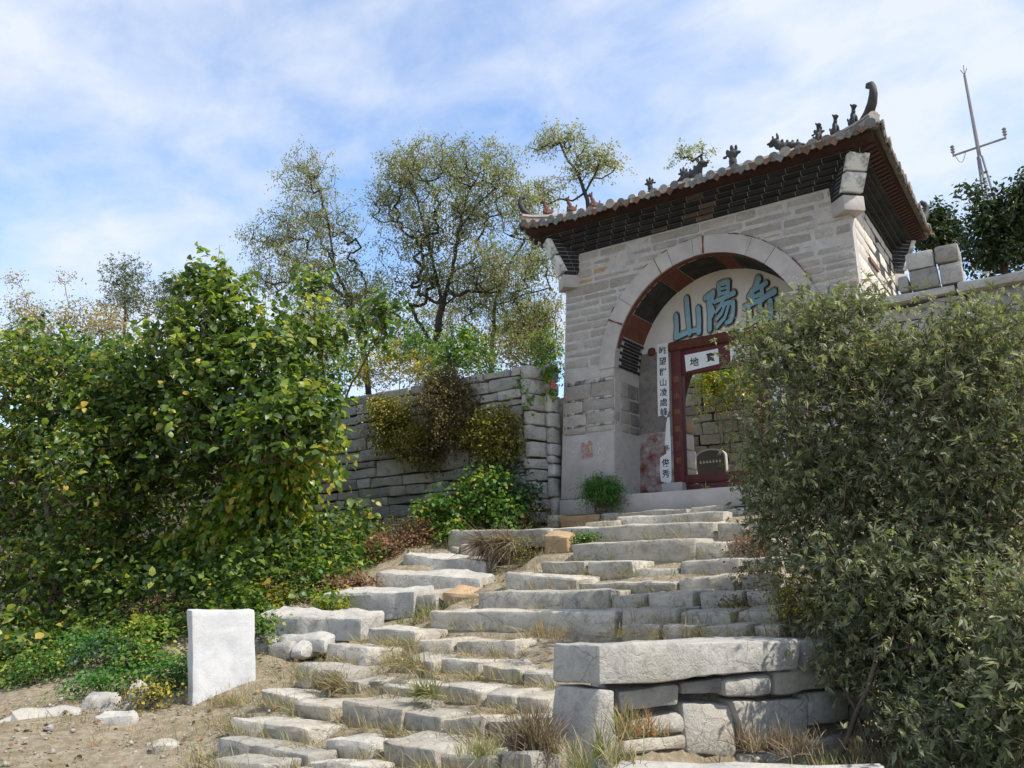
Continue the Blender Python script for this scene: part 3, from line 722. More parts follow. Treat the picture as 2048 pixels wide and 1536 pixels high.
# diagonal corner corbels
def corbel(cx, cy, dx, dy, dz=0.0):
    cb = bpy.data.objects.new('corner_corbel', None); cb.location = (cx, cy, 6.95); cb.empty_display_size = 0.1
    link(cb, gate); reg(cb)
    d = np.array([dx, dy]) / math.sqrt(2); t = np.array([-d[1], d[0]])
    def blk(name, p0, p1, w, z0, z1, mat, r=0.012, ro=0.003):
        c = np.array([cx, cy]); C = []
        for zz in (z0, z1):
            for (a, b) in ((p1, -w), (p1, w), (p0, w), (p0, -w)):
                q = c + d * a + t * b; C.append((q[0], q[1], zz))
        rock(name, C, mat, cb, r, ro, 0.2, 5)
    blk('corbel_stone', -0.25, 0.17, 0.195, 6.93 + dz, 7.20 + dz, MT['dressed'], 0.02)
    nb = 10; z = 7.20 + dz
    for k in range(nb):
        pr = 0.10 + 0.036 * k
        h = 0.082 * (8.02 - 7.20 - dz) / 0.82
        blk('corbel_mortar', -0.5, pr - 0.008, 0.177, z + 0.008, z + h + 0.006, MT['mortar'], 0.004, 0.0)
        m_ = 2 if k % 2 else 1
        edges = [-0.185, 0.0, 0.185] if m_ == 2 else [-0.185, 0.185]
        for a, b in zip(edges[:-1], edges[1:]):
            c = np.array([cx, cy]) + d * (pr - 0.11); q = c + t * (a + b) / 2
            inst('brick', brick_me, (q[0], q[1], z + h / 2), (0, 0, math.atan2(d[1], d[0])), (0.22, b - a - 0.008, h - 0.010), cb)
        for sg in (-1, 1):     # cheeks
            L = pr + 0.25
            nn = max(1, int(L / 0.24)); st = L / nn
            for i in range(nn):
                q = np.array([cx, cy]) + d * (pr - 0.22 - (i + 0.5) * st + 0.0) + t * sg * 0.14
                if i * st > pr + 0.1: continue
                inst('brick', brick_me, (q[0], q[1], z + h / 2), (0, 0, math.atan2(d[1], d[0])), (st - 0.010, 0.095, h - 0.010), cb)
        z += h
    # two lime-washed plaster panels on the outward face
    for (za, zb, pa, pb) in ((7.28 + dz * .9, 7.60 + dz * .6, 0.12, 0.27), (7.64 + dz * .55, 7.96 + dz * .1, 0.29, 0.43)):
        c = np.array([cx, cy]); C = []
        for zz, p in ((za, pa), (zb, pb)):
            for (a, b) in ((p + 0.05, -0.19), (p + 0.05, 0.19), (p - 0.06, 0.19), (p - 0.06, -0.19)):
                q = c + d * a + t * b; C.append((q[0], q[1], zz))
        rock('plaster_panel', C, MT['panelpl'], cb, 0.012, 0.003, 0.2, 4)
    return cb
corbel(CX0 + 0.02, CY0 + 0.02, -1, -1)
corbel(CX1 - 0.02, CY0 + 0.02, 1, -1, 0.16)
corbel(CX1 - 0.02, CY1 - 0.02, 1, 1)

# roof surface and tiles
def roof_z(x, y):
    df = min(y - EY0, EY1 - y); ds = min(x - EX0, EX1 - x)
    d = min(df, ds) if ds < 1.3 else df
    d = max(d, 0)
    up = 0.0
    for cx_ in (EX0, EX1):
        for cy_ in (EY0, EY1):
            up += (0.20 if cx_ == EX0 else 0.10) * math.exp(-math.hypot(x - cx_, y - cy_) / 0.55)
    return ZE + 0.325 * d + 0.033 * d * d + up
roof_grid_x = sorted(set(list(np.linspace(EX0, EX1, 37)) + [EX0 + 1.3, EX1 - 1.3, EX0 + 1.299, EX1 - 1.299]))
roof_grid_y = list(np.linspace(EY0, EY1, 33))
V = [(x, y, roof_z(x, y)) for y in roof_grid_y for x in roof_grid_x]
n_ = len(roof_grid_x)
Fr = [(j * n_ + i, j * n_ + i + 1, (j + 1) * n_ + i + 1, (j + 1) * n_ + i) for j in range(len(roof_grid_y) - 1) for i in range(n_ - 1)]
roof = mk('roof', V, Fr, MT['tiledark'], gate)
YM = (EY0 + EY1) / 2
def tile_row(p_eave, dirv, length, name='tile_row'):
    dx, dy = dirv; t = (-dy, dx); jo = rs.uniform(-0.035, 0.03); px_, py_ = p_eave[0] + dx * jo + t[0] * rs.uniform(-.012, .012), p_eave[1] + dy * jo + t[1] * rs.uniform(-.012, .012); jz = rs.uniform(-0.012, 0.014)
    mb = MB(); n = 7; rr = 0.070; K = 8
    rows = []
    for i in range(n + 1):
        s = -0.03 + (length + 0.03) * i / n
        x, y = px_ + dx * s, py_ + dy * s
        zc = roof_z(x, y) + 0.01 + jz
        ring = []
        for k in range(K + 1):
            a = math.pi * k / K
            ring.append((x + t[0] * rr * math.cos(a), y + t[1] * rr * math.cos(a), zc + rr * math.sin(a) * 1.05))
        rows.append(ring)
    base = []
    for ring in rows: base += ring
    fs = [(i * (K + 1) + k, i * (K + 1) + k + 1, (i + 1) * (K + 1) + k + 1, (i + 1) * (K + 1) + k) for i in range(n) for k in range(K)]
    mb.add(base, fs)
    # round end disc
    x, y = px_ - dx * 0.045, py_ - dy * 0.045; zc = roof_z(px_, py_) + 0.012 + jz; rd = rs.uniform(0.078, 0.094)
    disc = [(x + t[0] * rd * math.cos(a), y + t[1] * rd * math.cos(a), zc + rd * math.sin(a)) for a in np.linspace(0, 2 * math.pi, 13)[:-1]]
    back = [(q[0] + dx * 0.03, q[1] + dy * 0.03, q[2]) for q in disc]
    mb.add(disc + back, [tuple(range(12)), tuple(range(23, 11, -1))] + [(i, (i + 1) % 12, 12 + (i + 1) % 12, 12 + i) for i in range(12)])
    mb.build(name, MT['tile'] if rs.random() > 0.25 else MT['ridge'], roof)
def drip(p_eave, dirv):
    px_, py_ = p_eave; dx, dy = dirv; t = (-dy, dx); zc = roof_z(px_, py_) - 0.005
    x, y = px_ - dx * 0.05, py_ - dy * 0.05; dd = rs.uniform(0.6, 1.35); sh = [(-0.095, 0.02), (-0.07, -0.045 * dd), (rs.uniform(-.02, .02), -0.11 * dd), (0.07, -0.045 * dd), (0.095, 0.02)]
    f = [(x + t[0] * a, y + t[1] * a, zc + b) for a, b in sh]; bkk = [(q[0] + dx * 0.02, q[1] + dy * 0.02, q[2]) for q in f]
    top = [(px_ + dx * 0.35 + t[0] * a, py_ + dy * 0.35 + t[1] * a, roof_z(px_ + dx * 0.35, py_ + dy * 0.35) + 0.012) for a in (-0.085, 0.085)]
    mb = MB(); mb.add(f + bkk, [(0, 1, 2, 3, 4), (9, 8, 7, 6, 5)] + [(i, i + 1, 6 + i, 5 + i) for i in range(4)])
    mb.add([f[0], f[4], top[1], top[0]], [(0, 1, 2, 3)])
    mb.build('drip_tile', MT['tile'] if rs.random() > 0.6 else MT['driptile'], roof)
nfront = 31
for i in range(nfront):
    x = EX0 + 0.12 + (EX1 - EX0 - 0.24) * i / (nfront - 1)
    ds = min(x - EX0, EX1 - x); L = min(YM - EY0, ds if ds < 1.3 else 9)
    tile_row((x, EY0), (0, 1), max(L, 0.12)); tile_row((x, EY1), (0, -1), max(L, 0.12))
    if i < nfront - 1: drip((x + (EX1 - EX0 - 0.24) / (nfront - 1) / 2, EY0), (0, 1))
nside = 29
for i in range(nside):
    y = EY0 + 0.12 + (EY1 - EY0 - 0.24) * i / (nside - 1)
    df = min(y - EY0, EY1 - y); L = max(0.12, min(1.28, df))
    tile_row((EX1, y), (-1, 0), L); tile_row((EX0, y), (1, 0), L)
    if i < nside - 1: drip((EX1, y + (EY1 - EY0 - 0.24) / (nside - 1) / 2), (-1, 0))

def ridge_bar(name, pts, w, h, mat, parent, drop=0.05):
    pts = [np.array(p, float) for p in pts]; mb = MB(); ring = []
    for i, p in enumerate(pts):
        t = pts[min(i + 1, len(pts) - 1)] - pts[max(i - 1, 0)]; a = np.array([-t[1], t[0], 0]); a /= np.linalg.norm(a) + 1e-9
        for (u, v) in ((-w, -drop), (w, -drop), (w, h * 0.55), (w * 1.25, h * 0.6), (w * 0.9, h * 0.85), (w * 0.4, h), (-w * 0.4, h), (-w * 0.9, h * 0.85), (-w * 1.25, h * 0.6), (-w, h * 0.55)):
            ring.append(tuple(p + a * u + np.array([0, 0, v])))
    n = 10; m = len(pts)
    fs = [(i * n + k, i * n + (k + 1) % n, (i + 1) * n + (k + 1) % n, (i + 1) * n + k) for i in range(m - 1) for k in range(n)]
    fs += [tuple(range(n))[::-1], tuple((m - 1) * n + k for k in range(n))]
    mb.add(ring, fs)
    return mb.build(name, mat, parent)

def horn(base, d, size, parent):
    """upswept finial at a roof corner"""
    d = np.array([d[0], d[1], 0]) / math.hypot(d[0], d[1]); mb = MB()
    prof = [(-0.55, 0.02, 0.10), (-0.30, 0.05, 0.115), (-0.08, 0.14, 0.12), (0.08, 0.30, 0.11), (0.16, 0.48, 0.095), (0.17, 0.62, 0.08), (0.12, 0.72, 0.085), (0.04, 0.76, 0.075), (-0.01, 0.71, 0.05)]
    pts = [np.array(base) + d * a * size + np.array([0, 0, b * size]) for a, b, _ in prof]
    mb.tube(pts, [r * size * 0.95 for _, _, r in prof], 9)
    return mb.build('hip_finial', MT['figure'], parent, True)

def blob_mesh(name, parts, mat, parent, loc, rotz, sc):
    """figure moulded from ellipsoids fused by a remesh: parts = (centre, radii)"""
    me = bpy.data.meshes.new(name); mb = MB()
    for c, r in parts:
        n, m_ = 10, 7; vs = []
        for i in range(m_ + 1):
            ph = math.pi * i / m_
            for k in range(n):
                th = 2 * math.pi * k / n
                vs.append((c[0] + r[0] * math.sin(ph) * math.cos(th), c[1] + r[1] * math.sin(ph) * math.sin(th), c[2] + r[2] * math.cos(ph)))
        mb.add(vs, [(i * n + k, (i + 1) * n + k, (i + 1) * n + (k + 1) % n, i * n + (k + 1) % n) for i in range(m_) for k in range(n)])
    me.from_pydata(mb.v, [], mb.f); me.materials.append(mat)
    tmp = bpy.data.objects.new(name + '_tmp', me); COL.objects.link(tmp)
    md = tmp.modifiers.new('r', 'REMESH'); md.mode = 'VOXEL'; md.voxel_size = 0.028; md.use_smooth_shade = True
    dg = bpy.context.evaluated_depsgraph_get(); out = bpy.data.meshes.new_from_object(tmp.evaluated_get(dg))
    bpy.data.objects.remove(tmp); bpy.data.meshes.remove(me)
    out.name = name
    return out
# seated guardian animal, facing +X, about 1 unit high
BEAST = [((-0.10, 0, 0.22), (0.24, 0.17, 0.22)), ((0.06, 0, 0.42), (0.15, 0.14, 0.26)), ((0.14, 0, 0.66), (0.10, 0.10, 0.16)), ((0.20, 0, 0.84), (0.15, 0.12, 0.13)),
         ((0.33, 0, 0.80), (0.10, 0.07, 0.07)), ((0.12, 0.09, 0.97), (0.05, 0.04, 0.07)), ((0.12, -0.09, 0.97), (0.05, 0.04, 0.07)),
         ((0.19, 0.09, 0.22), (0.06, 0.05, 0.24)), ((0.19, -0.09, 0.22), (0.06, 0.05, 0.24)), ((0.0, 0.16, 0.12), (0.17, 0.07, 0.12)), ((0.0, -0.16, 0.12), (0.17, 0.07, 0.12)),
         ((0.24, 0.09, 0.03), (0.08, 0.05, 0.04)), ((0.24, -0.09, 0.03), (0.08, 0.05, 0.04)), ((-0.33, 0, 0.32), (0.06, 0.05, 0.15)), ((-0.38, 0, 0.48), (0.05, 0.05, 0.09)), ((0, 0, 0.0), (0.36, 0.17, 0.04))]
beast_dark = blob_mesh('ridge_beast', BEAST, MT['figure'], None, None, 0, 1)
beast_brown = blob_mesh('ridge_beast_brown', BEAST, MT['figbrown'], None, None, 0, 1)
DRAGON = [((-0.55, 0, 0.16), (0.22, 0.12, 0.14)), ((-0.28, 0, 0.24), (0.22, 0.13, 0.16)), ((0.0, 0, 0.24), (0.24, 0.15, 0.22)), ((0.22, 0, 0.42), (0.17, 0.14, 0.22)), ((0.36, 0, 0.62), (0.20, 0.14, 0.14)),
          ((0.56, 0, 0.58), (0.14, 0.09, 0.06)), ((0.50, 0, 0.45), (0.12, 0.08, 0.05)), ((0.20, 0.08, 0.82), (0.05, 0.03, 0.15)), ((0.20, -0.08, 0.82), (0.05, 0.03, 0.15)), ((0.40, 0, 0.82), (0.05, 0.05, 0.10)),
          ((0.02, 0, 0.52), (0.07, 0.04, 0.13)), ((-0.18, 0, 0.44), (0.07, 0.04, 0.12)), ((-0.40, 0, 0.36), (0.07, 0.04, 0.11)), ((-0.60, 0, 0.32), (0.06, 0.04, 0.12)), ((0.05, 0.12, 0.06), (0.12, 0.06, 0.09)), ((0.05, -0.12, 0.06), (0.12, 0.06, 0.09)), ((-0.75, 0, 0.10), (0.16, 0.08, 0.08))]
dragon_me = blob_mesh('ridge_dragon', DRAGON, MT['figure'], None, None, 0, 1)
FISH = [((0, 0, 0.22), (0.15, 0.13, 0.24)), ((0.02, 0, 0.50), (0.20, 0.12, 0.17)), ((0.20, 0, 0.52), (0.13, 0.08, 0.06)), ((-0.16, 0, 0.62), (0.07, 0.05, 0.12)), ((0.0, 0, 0.74), (0.07, 0.05, 0.14)), ((0.16, 0, 0.72), (0.06, 0.05, 0.12)), ((-0.26, 0, 0.46), (0.10, 0.04, 0.06)), ((0, 0, 0.03), (0.24, 0.15, 0.05))]
fish_me = blob_mesh('ridge_fish', FISH, MT['figure'], None, None, 0, 1)

for (cx_, cy_, sx_, sy_) in ((EX0, EY0, 1, 1), (EX1, EY0, -1, 1), (EX1, EY1, -1, -1), (EX0, EY1, 1, -1)):
    pts = []
    for i in range(11):
        s = 0.04 + 1.26 * i / 10
        x, y = cx_ + sx_ * s, cy_ + sy_ * s
        pts.append((x, y, roof_z(x, y) + 0.02))
    ridge_bar('hip_ridge', pts, 0.085, 0.20, MT['ridge'], roof)
    horn((pts[0][0] + sx_ * 0.05, pts[0][1] + sy_ * 0.05, pts[0][2] + 0.12), (-sx_, -sy_), 0.74 if sx_ < 0 else 0.60, roof)
    gp = [(cx_ + sx_ * 1.30, cy_ + sy_ * s, roof_z(cx_ + sx_ * 1.31, cy_ + sy_ * s) + 0.02) for s in np.linspace(1.15, YM - EY0, 8)]
    ridge_bar('gable_ridge', gp, 0.095, 0.25, MT['ridge'], roof)
    if sy_ > 0:
        for i, s in enumerate((0.42, 0.78, 1.14)):
            x, y = cx_ + sx_ * s, cy_ + sy_ * s
            inst('ridge_beast', beast_brown if sx_ > 0 else beast_dark, (x, y, roof_z(x, y) + 0.20), (0, 0, math.atan2(-sy_, -sx_)), (0.34, 0.34, 0.36), roof)
mr = [(x, YM, roof_z(x, YM) + 0.02) for x in np.linspace(EX0 + 1.2, EX1 - 1.2, 8)]
ridge_bar('main_ridge', mr, 0.11, 0.30, MT['ridge'], roof)
ridge_top = mr[4][2] + 0.30
for x, me_, sc_, rz in ((EX0 + 1.7, fish_me, 0.42, math.pi), (EX0 + 2.75, dragon_me, 0.50, 0), (-4.85, fish_me, 0.60, 0), (EX1 - 2.15, dragon_me, 0.48, math.pi), (EX1 - 1.45, fish_me, 0.40, 0), (-5.95, fish_me, 0.42, math.pi)):
    inst('ridge_dragon' if me_ is dragon_me else 'ridge_fish', me_, (x, YM, ridge_top - 0.02), (0, 0, rz), (sc_,) * 3, roof)
# painted marks on the left pier, crack, iron bar on the sunlit side
def paint_patch(name, px, py, w, h, mat, seed, density=0.6, cell=0.035):
    r_ = random.Random(seed); c = onY(px, py, YF - 0.02); mb = MB()
    nx_, nz_ = int(w / cell), int(h / cell)
    for i in range(nx_):
        for k in range(nz_):
            if r_.random() > density: continue
            x0 = c[0] - w / 2 + i * cell + r_.uniform(-.008, .008); z0 = c[2] - h / 2 + k * cell + r_.uniform(-.008, .008)
            ww, hh = cell * r_.uniform(0.4, 1.1), cell * r_.uniform(0.5, 1.4)
            mb.add([(x0, 0, z0), (x0 + ww, 0, z0 + r_.uniform(-.008, .008)), (x0 + ww, 0, z0 + hh), (x0, 0, z0 + hh)], [(0, 1, 2, 3)])
    V = np.array(mb.v); s = np.clip((V[:, 2] - 2.45) / 5.2, 0, 1); V[:, 1] = YF - 0.014 + 0.15 * s + np.repeat(np.arange(len(V) // 4) * 0.00001, 4)
    return mk(name, V, mb.f, mat, facade)
paint_patch('red_paint_mark', 1173, 898, 0.26, 0.34, MT['pinkpaint'], 1, 0.75)
paint_patch('grey_paint_mark', 1150, 895, 0.10, 0.34, MT['graypaint'], 2, 0.6)
paint_patch('grey_paint_mark', 1199, 888, 0.14, 0.38, MT['graypaint'], 3, 0.45)
mb = MB(); mb.tube([(XR - 0.25, 14.9, 6.62), (XR + 0.02, 14.9, 6.62)], 0.03, 6); mb.box((XR - 0.02, 14.72, 6.58), (XR + 0.04, 15.5, 6.64))
mb.build('iron_bar', MT['iron'], rear)

# ---------------------------------------------------------------- lettering on the lunette: three brush characters
for zc, hh in ((4.96, 0.075), (4.61, 0.05), (4.35, 0.055), (4.095, 0.06)):
    rock('mortar_band', boxc(XL + 0.03, AX - RI - 0.01, YF - 0.002, YF + 0.12, zc - hh / 2, zc + hh / 2), MT['sooty'], facade, 0.012, 0.012, 0.06, 24, 14.0, warp=W)
def stroke_mesh(strokes, grow, lift, thick, shift=(0, 0)):
    V = []; Fs = []
    for si, st in enumerate(strokes):
        pts = np.array([p[:2] for p in st], float); wd = np.array([p[2] for p in st], float)
        # resample
        seg = np.r_[0, np.cumsum(np.linalg.norm(np.diff(pts, axis=0), axis=1))]
        u = np.linspace(0, seg[-1], max(6, int(seg[-1] / 0.05)))
        P = np.stack([np.interp(u, seg, pts[:, i]) for i in range(2)], 1); Wd = np.interp(u, seg, wd) * 1.18 + grow
        T = np.gradient(P, axis=0); T /= np.linalg.norm(T, axis=1)[:, None] + 1e-9; Nn = np.stack([-T[:, 1], T[:, 0]], 1)
        L = list(P + Nn * Wd[:, None]); Rr = list(P - Nn * Wd[:, None])
        def cap(c, t, n, w, sg): return [c + w * (n * math.cos(a) + sg * t * math.sin(a)) for a in np.linspace(0, math.pi, 7)[1:-1]]
        poly = L + cap(P[-1], T[-1], Nn[-1], Wd[-1], 1) + Rr[::-1] + cap(P[0], T[0], -Nn[0], Wd[0], -1)
        n = len(poly); b = len(V); z = lift + si * 0.0006
        cen = n
        half = len(L)
        for p in poly: V.append((p[0] + shift[0], -(z + thick), p[1] + shift[1]))
        for p in poly: V.append((p[0] + shift[0], 0.0, p[1] + shift[1]))
        # front: strip between left and right plus the two caps
        Rj = lambda i: half + 5 + (half - 1 - i)
        for i in range(half - 1): Fs.append((b + i, b + i + 1, b + Rj(i + 1), b + Rj(i)))
        Fs.append(tuple(b + k for k in range(half - 1, half + 6)))
        Fs.append(tuple(b + k for k in list(range(half + 5 + half - 1, n)) + [0]))
        for k in range(n): Fs.append((b + k, b + (k + 1) % n, b + n + (k + 1) % n, b + n + k))
    return np.array(V), Fs
CH_SHAN = [[(0.50, 0.98, .070), (0.53, 0.5, .068), (0.56, 0.06, .06)], [(0.08, 0.58, .068), (0.10, 0.30, .062), (0.06, 0.04, .075)], [(0.06, 0.03, .065), (0.5, 0.10, .052), (0.90, 0.12, .055)], [(0.92, 0.66, .068), (0.93, 0.35, .065), (0.90, 0.06, .072)]]
CH_YANG = [[(0.02, 0.80, .050), (0.16, 0.84, .052), (0.30, 0.90, .055)], [(0.30, 0.90, .055), (0.26, 0.74, .045), (0.18, 0.62, .04)], [(0.18, 0.62, .04), (0.28, 0.48, .045), (0.20, 0.34, .05)], [(0.13, 0.84, .060), (0.15, 0.40, .055), (0.12, 0.02, .055)],
           [(0.50, 1.06, .050), (0.50, 0.82, .048)], [(0.50, 1.06, .05), (0.66, 1.08, .055), (0.82, 1.08, .055)], [(0.81, 1.08, .052), (0.79, 0.80, .048)], [(0.52, 0.94, .028), (0.78, 0.95, .028)], [(0.50, 0.82, .034), (0.80, 0.83, .034)],
           [(0.32, 0.66, .042), (0.65, 0.71, .05), (0.98, 0.78, .058)], [(0.62, 0.68, .042), (0.50, 0.52, .038), (0.34, 0.40, .032)], [(0.50, 0.54, .04), (0.80, 0.58, .046), (0.94, 0.54, .055)], [(0.94, 0.56, .055), (0.92, 0.30, .052), (0.82, 0.12, .055), (0.68, 0.10, .04)],
           [(0.66, 0.54, .036), (0.54, 0.34, .034), (0.36, 0.22, .03)], [(0.80, 0.54, .036), (0.64, 0.22, .036), (0.36, 0.04, .04)]]
CH_YUE = [[(0.52, 1.02, .072), (0.42, 0.84, .055), (0.20, 0.64, .045)], [(0.30, 0.76, .045), (0.32, 0.52, .045)], [(0.36, 0.78, .045), (0.62, 0.84, .05), (0.74, 0.88, .05)], [(0.40, 0.62, .042), (0.60, 0.64, .042)], [(0.60, 0.82, .045), (0.60, 0.50, .048)], [(0.06, 0.42, .048), (0.5, 0.50, .05), (0.96, 0.64, .066)],
          [(0.52, 0.48, .052), (0.50, 0.06, .05)], [(0.18, 0.34, .05), (0.20, 0.03, .055)], [(0.20, 0.04, .05), (0.82, 0.08, .05)], [(0.82, 0.44, .055), (0.82, 0.05, .055)]]
def place_char(name, strokes, x, z, sx, sz, label):
    par = None
    for (nm, grow, lift, th, sh, mat) in ((name, 0.058, 0.002, 0.010, (0.0, 0.0), MT['tan']), ('shadow', 0.016, 0.012, 0.012, (0.028, -0.008), MT['ink']), ('face', 0.0, 0.024, 0.014, (0, 0), MT['blue'])):
        V, Fs = stroke_mesh(strokes, grow, lift, th, sh)
        V = V * np.array([sx, 1, sz]) + np.array([x, YD - 0.001, z])
        V = W(V)
        o = mk(nm, V, Fs, mat, par or gate)
        if par is None: par = o; tag(o, label)
place_char('painted_character', CH_SHAN, -6.09, 5.80, 0.58, 0.78, 'grey-blue painted character 山')
place_char('painted_character', CH_YANG, -5.41, 5.84, 0.62, 0.82, 'grey-blue painted character 陽')
place_char('painted_character', CH_YUE, -4.64, 5.82, 0.66, 0.82, 'grey-blue painted character 岳')

# ---------------------------------------------------------------- written papers
def char_mesh(ch, mat, name='character'):
    cu = bpy.data.curves.new('tmpc', 'FONT'); cu.body = ch; cu.size = 1.0; cu.align_x = 'CENTER'; cu.offset = 0.012; cu.resolution_u = 2
    o = bpy.data.objects.new('tmpc', cu); COL.objects.link(o)
    dg = bpy.context.evaluated_depsgraph_get(); me = bpy.data.meshes.new_from_object(o.evaluated_get(dg))
    bpy.data.objects.remove(o); bpy.data.curves.remove(cu)
    me.name = name; me.materials.clear(); me.materials.append(mat)
    return me
def put_char(ch, x, z, y, size, mat, parent, lean=0.0, sq=1.0):
    me = char_mesh(ch, mat)
    p = WD_([(x, y, z)])[0]
    return inst('character', me, (p[0], p[1], p[2] - 0.38 * size), (math.radians(90), lean, 0), (size * sq, size, size), parent)
def sheet(name, outline, y, mat, label, cat, group=None):
    """a thin sheet of paper, slightly wavy; outline in (x, z)"""
    mb = MB(); n = len(outline)
    f = [(x, y - 0.004 - 0.004 * math.sin(9 * z + 3 * x), z) for x, z in outline]; b = [(x, y - 0.0015, z) for x, z in outline]
    mb.add(f + b, [tuple(range(n)), tuple(range(2 * n - 1, n - 1, -1))] + [(i, (i + 1) % n, n + (i + 1) % n, n + i) for i in range(n)])
    V = WD_(np.array(mb.v)); o = mk(name, V, mb.f, mat)
    return tag(o, label, cat, group)
YP = YD - 0.012
s1 = sheet('paper_couplet', [(-6.26, 5.72), (-6.02, 5.72), (-6.015, 5.0), (-6.02, 4.5), (-6.03, 4.35), (-6.09, 4.22), (-6.16, 4.28), (-6.27, 4.26), (-6.275, 4.9), (-6.27, 5.4)][::-1], YP, MT['paper'], 'white paper couplet strip pasted left of the door, torn at its foot', 'couplet')
for ch, z in zip('眺望群山凌處峰', (5.58, 5.36, 5.14, 4.93, 4.73, 4.53, 4.34)):
    put_char(ch, -6.145, z, YP - 0.010, 0.165, MT['ink'], s1, 0.06)
s2 = sheet('paper_couplet', [(-6.25, 3.44), (-6.11, 3.52), (-6.14, 3.75), (-6.12, 3.95), (-6.10, 4.12), (-6.07, 4.215), (-6.025, 4.225), (-6.01, 3.6), (-6.02, 3.0), (-6.05, 2.93), (-6.12, 2.95), (-6.24, 2.99), (-6.26, 3.2)], YP, MT['paper'], 'lower remnant of the torn white couplet left of the door', 'couplet')
put_char('多', -6.10, 3.62, YP - 0.010, 0.13, MT['ink'], s2, 0.06)
for ch, z in zip('俊秀', (3.34, 3.13)):
    put_char(ch, -6.135, z, YP - 0.010, 0.165, MT['ink'], s2, 0.06)
s3 = sheet('paper_couplet', [(-3.98, 5.90), (-3.74, 5.90), (-3.74, 3.1), (-3.98, 3.1)][::-1], YP, MT['paper'], 'white paper couplet strip right of the door, mostly behind leaves', 'couplet')
put_char('行', -3.86, 5.74, YP - 0.010, 0.165, MT['ink'], s3, 0.06)
s4 = sheet('paper_banner', [(-5.66, 5.40), (-4.96, 5.42), (-4.95, 5.12), (-5.64, 5.07)][::-1], YD - 0.025, MT['paper'], 'white paper with 地寶 under the lintel', 'banner')
put_char('地', -5.46, 5.235, YD - 0.036, 0.185, MT['ink'], s4, 0.04); put_char('寶', -5.12, 5.275, YD - 0.036, 0.185, MT['ink'], s4, 0.04)
s5 = sheet('paper_banner', [(-4.72, 5.42), (-4.06, 5.42), (-4.06, 5.12), (-4.72, 5.12)][::-1], YD - 0.025, MT['paper'], 'white paper with 洞 under the lintel, half behind leaves', 'banner')
put_char('洞', -4.55, 5.29, YD - 0.036, 0.165, MT['ink'], s5, 0.04)
for ch, z in zip('雲水神福下老', (4.95, 4.62, 4.30, 3.97, 3.66, 3.36)):
    put_char(ch, -5.85, z, YD - 0.046, 0.13, MT['gold'], door)

# ------------------------------------------------------------------ coursed stone walls
def course_wall(root, x0, x1, yf, depth, zbot, ztop, seed, mat, hmin=0.24, hmax=0.44, wmin=0.5, wmax=1.5, rough=0.02, jut=0.05, name='wall_stone', curve=None, chink=0.35):
    r = random.Random(seed); z = zbot; n = 0
    top = ztop if callable(ztop) else (lambda x: ztop)
    zmax = max(top(x0), top(x1), top((x0 + x1) / 2))
    while z < zmax - 0.06:
        h = r.uniform(hmin, hmax); x = x0 - r.uniform(0, 0.5) * 0
        ztilt = r.uniform(-0.012, 0.012)
        while x < x1 - 0.02:
            w = r.uniform(wmin, wmax) * (0.7 + h)
            xe = x1 if x1 - (x + w) < 0.28 else x + w
            tz = top((x + xe) / 2)
            if z > tz - 0.08: x = xe; continue
            ha = min(h, tz - z + r.uniform(-0.03, 0.05)); split = r.random() < chink * 0.35 and ha > 0.3
            parts = [(z, z + ha)] if not split else [(z, z + ha * 0.6), (z + ha * 0.6, z + ha)]
            for a, b in parts:
                dy = r.uniform(-jut, jut); zt0, zt1 = b - 0.012 + r.uniform(-0.018, 0.0), b - 0.012 + r.uniform(-0.018, 0.0)
                sk = r.uniform(-0.025, 0.025); e0, e1 = x + 0.010 + r.uniform(0, .012), xe - 0.010 - r.uniform(0, .012)
                y0 = yf + dy + (curve((x + xe) / 2) if curve else 0)
                yb = y0 + depth
                C = [(e0, y0, a + 0.006), (e1, y0, a + 0.006), (e1, yb, a + 0.006), (e0, yb, a + 0.006), (e0 + sk, y0, zt0), (e1 + sk * 0.5, y0, zt1), (e1, yb, zt1), (e0, yb, zt0)]
                rock(name, C, mat, root, 0.018, rough, 0.13, 10, 9.0); n += 1
            x = xe
        z += h
    return n
mb_core = lambda a, b, name, root: None
lw = thing('retaining_wall', (-11.5, 13.2, 2.2), 'dry-laid grey stone retaining wall left of the gatehouse with bushes hanging from it', 'wall')
def lcurve(x): return 0.012 * max(0.0, -12.0 - x) ** 1.5
course_wall(lw, -17.0, -8.55, 13.02, 0.42, 2.0, lambda x: 5.34 + 0.02 * (-8 - x), 21, MT['wall'], 0.19, 0.38, 0.4, 1.3, curve=lcurve)
mb = MB(); mb.box((-18, 13.36, 1.5), (-8.50, 13.80, 5.0)); mb.build('rubble_core', MT['grime'], lw)
# the end of the wall, its return face and the chinking beside the gate
rr_ = random.Random(4); z = 2.3
while z < 5.35:
    h = rr_.uniform(0.2, 0.34); zt = min(z + h, 5.42)
    yj = rr_.uniform(-0.04, 0.03)
    C = [(-8.54, 12.99 + yj, z), (-8.36 + rr_.uniform(-.03, .03), 13.02 + yj, z), (-8.24, 13.5, z), (-8.54, 13.5, z)]
    C += [(p[0], p[1], zt - 0.014) for p in C]
    rock('wall_stone', C, MT['wall'], lw, 0.035, 0.018, 0.14, 8, 6.0); z = zt
z = 2.4
while z < 5.42:
    h = min(rr_.uniform(0.14, 0.42), 5.46 - z); x0 = -8.27
    if h < 0.05: break
    rock('chink_stone', boxc(x0 + rr_.uniform(0, .03), -8.10 - rr_.uniform(0, .03), 13.36 + rr_.uniform(-.05, .05), 13.7, z, z + h - 0.02), MT['white'] if rr_.random() < 0.3 else MT['wall'], lw, 0.04, 0.02, 0.1, 6, 8.0); z += h

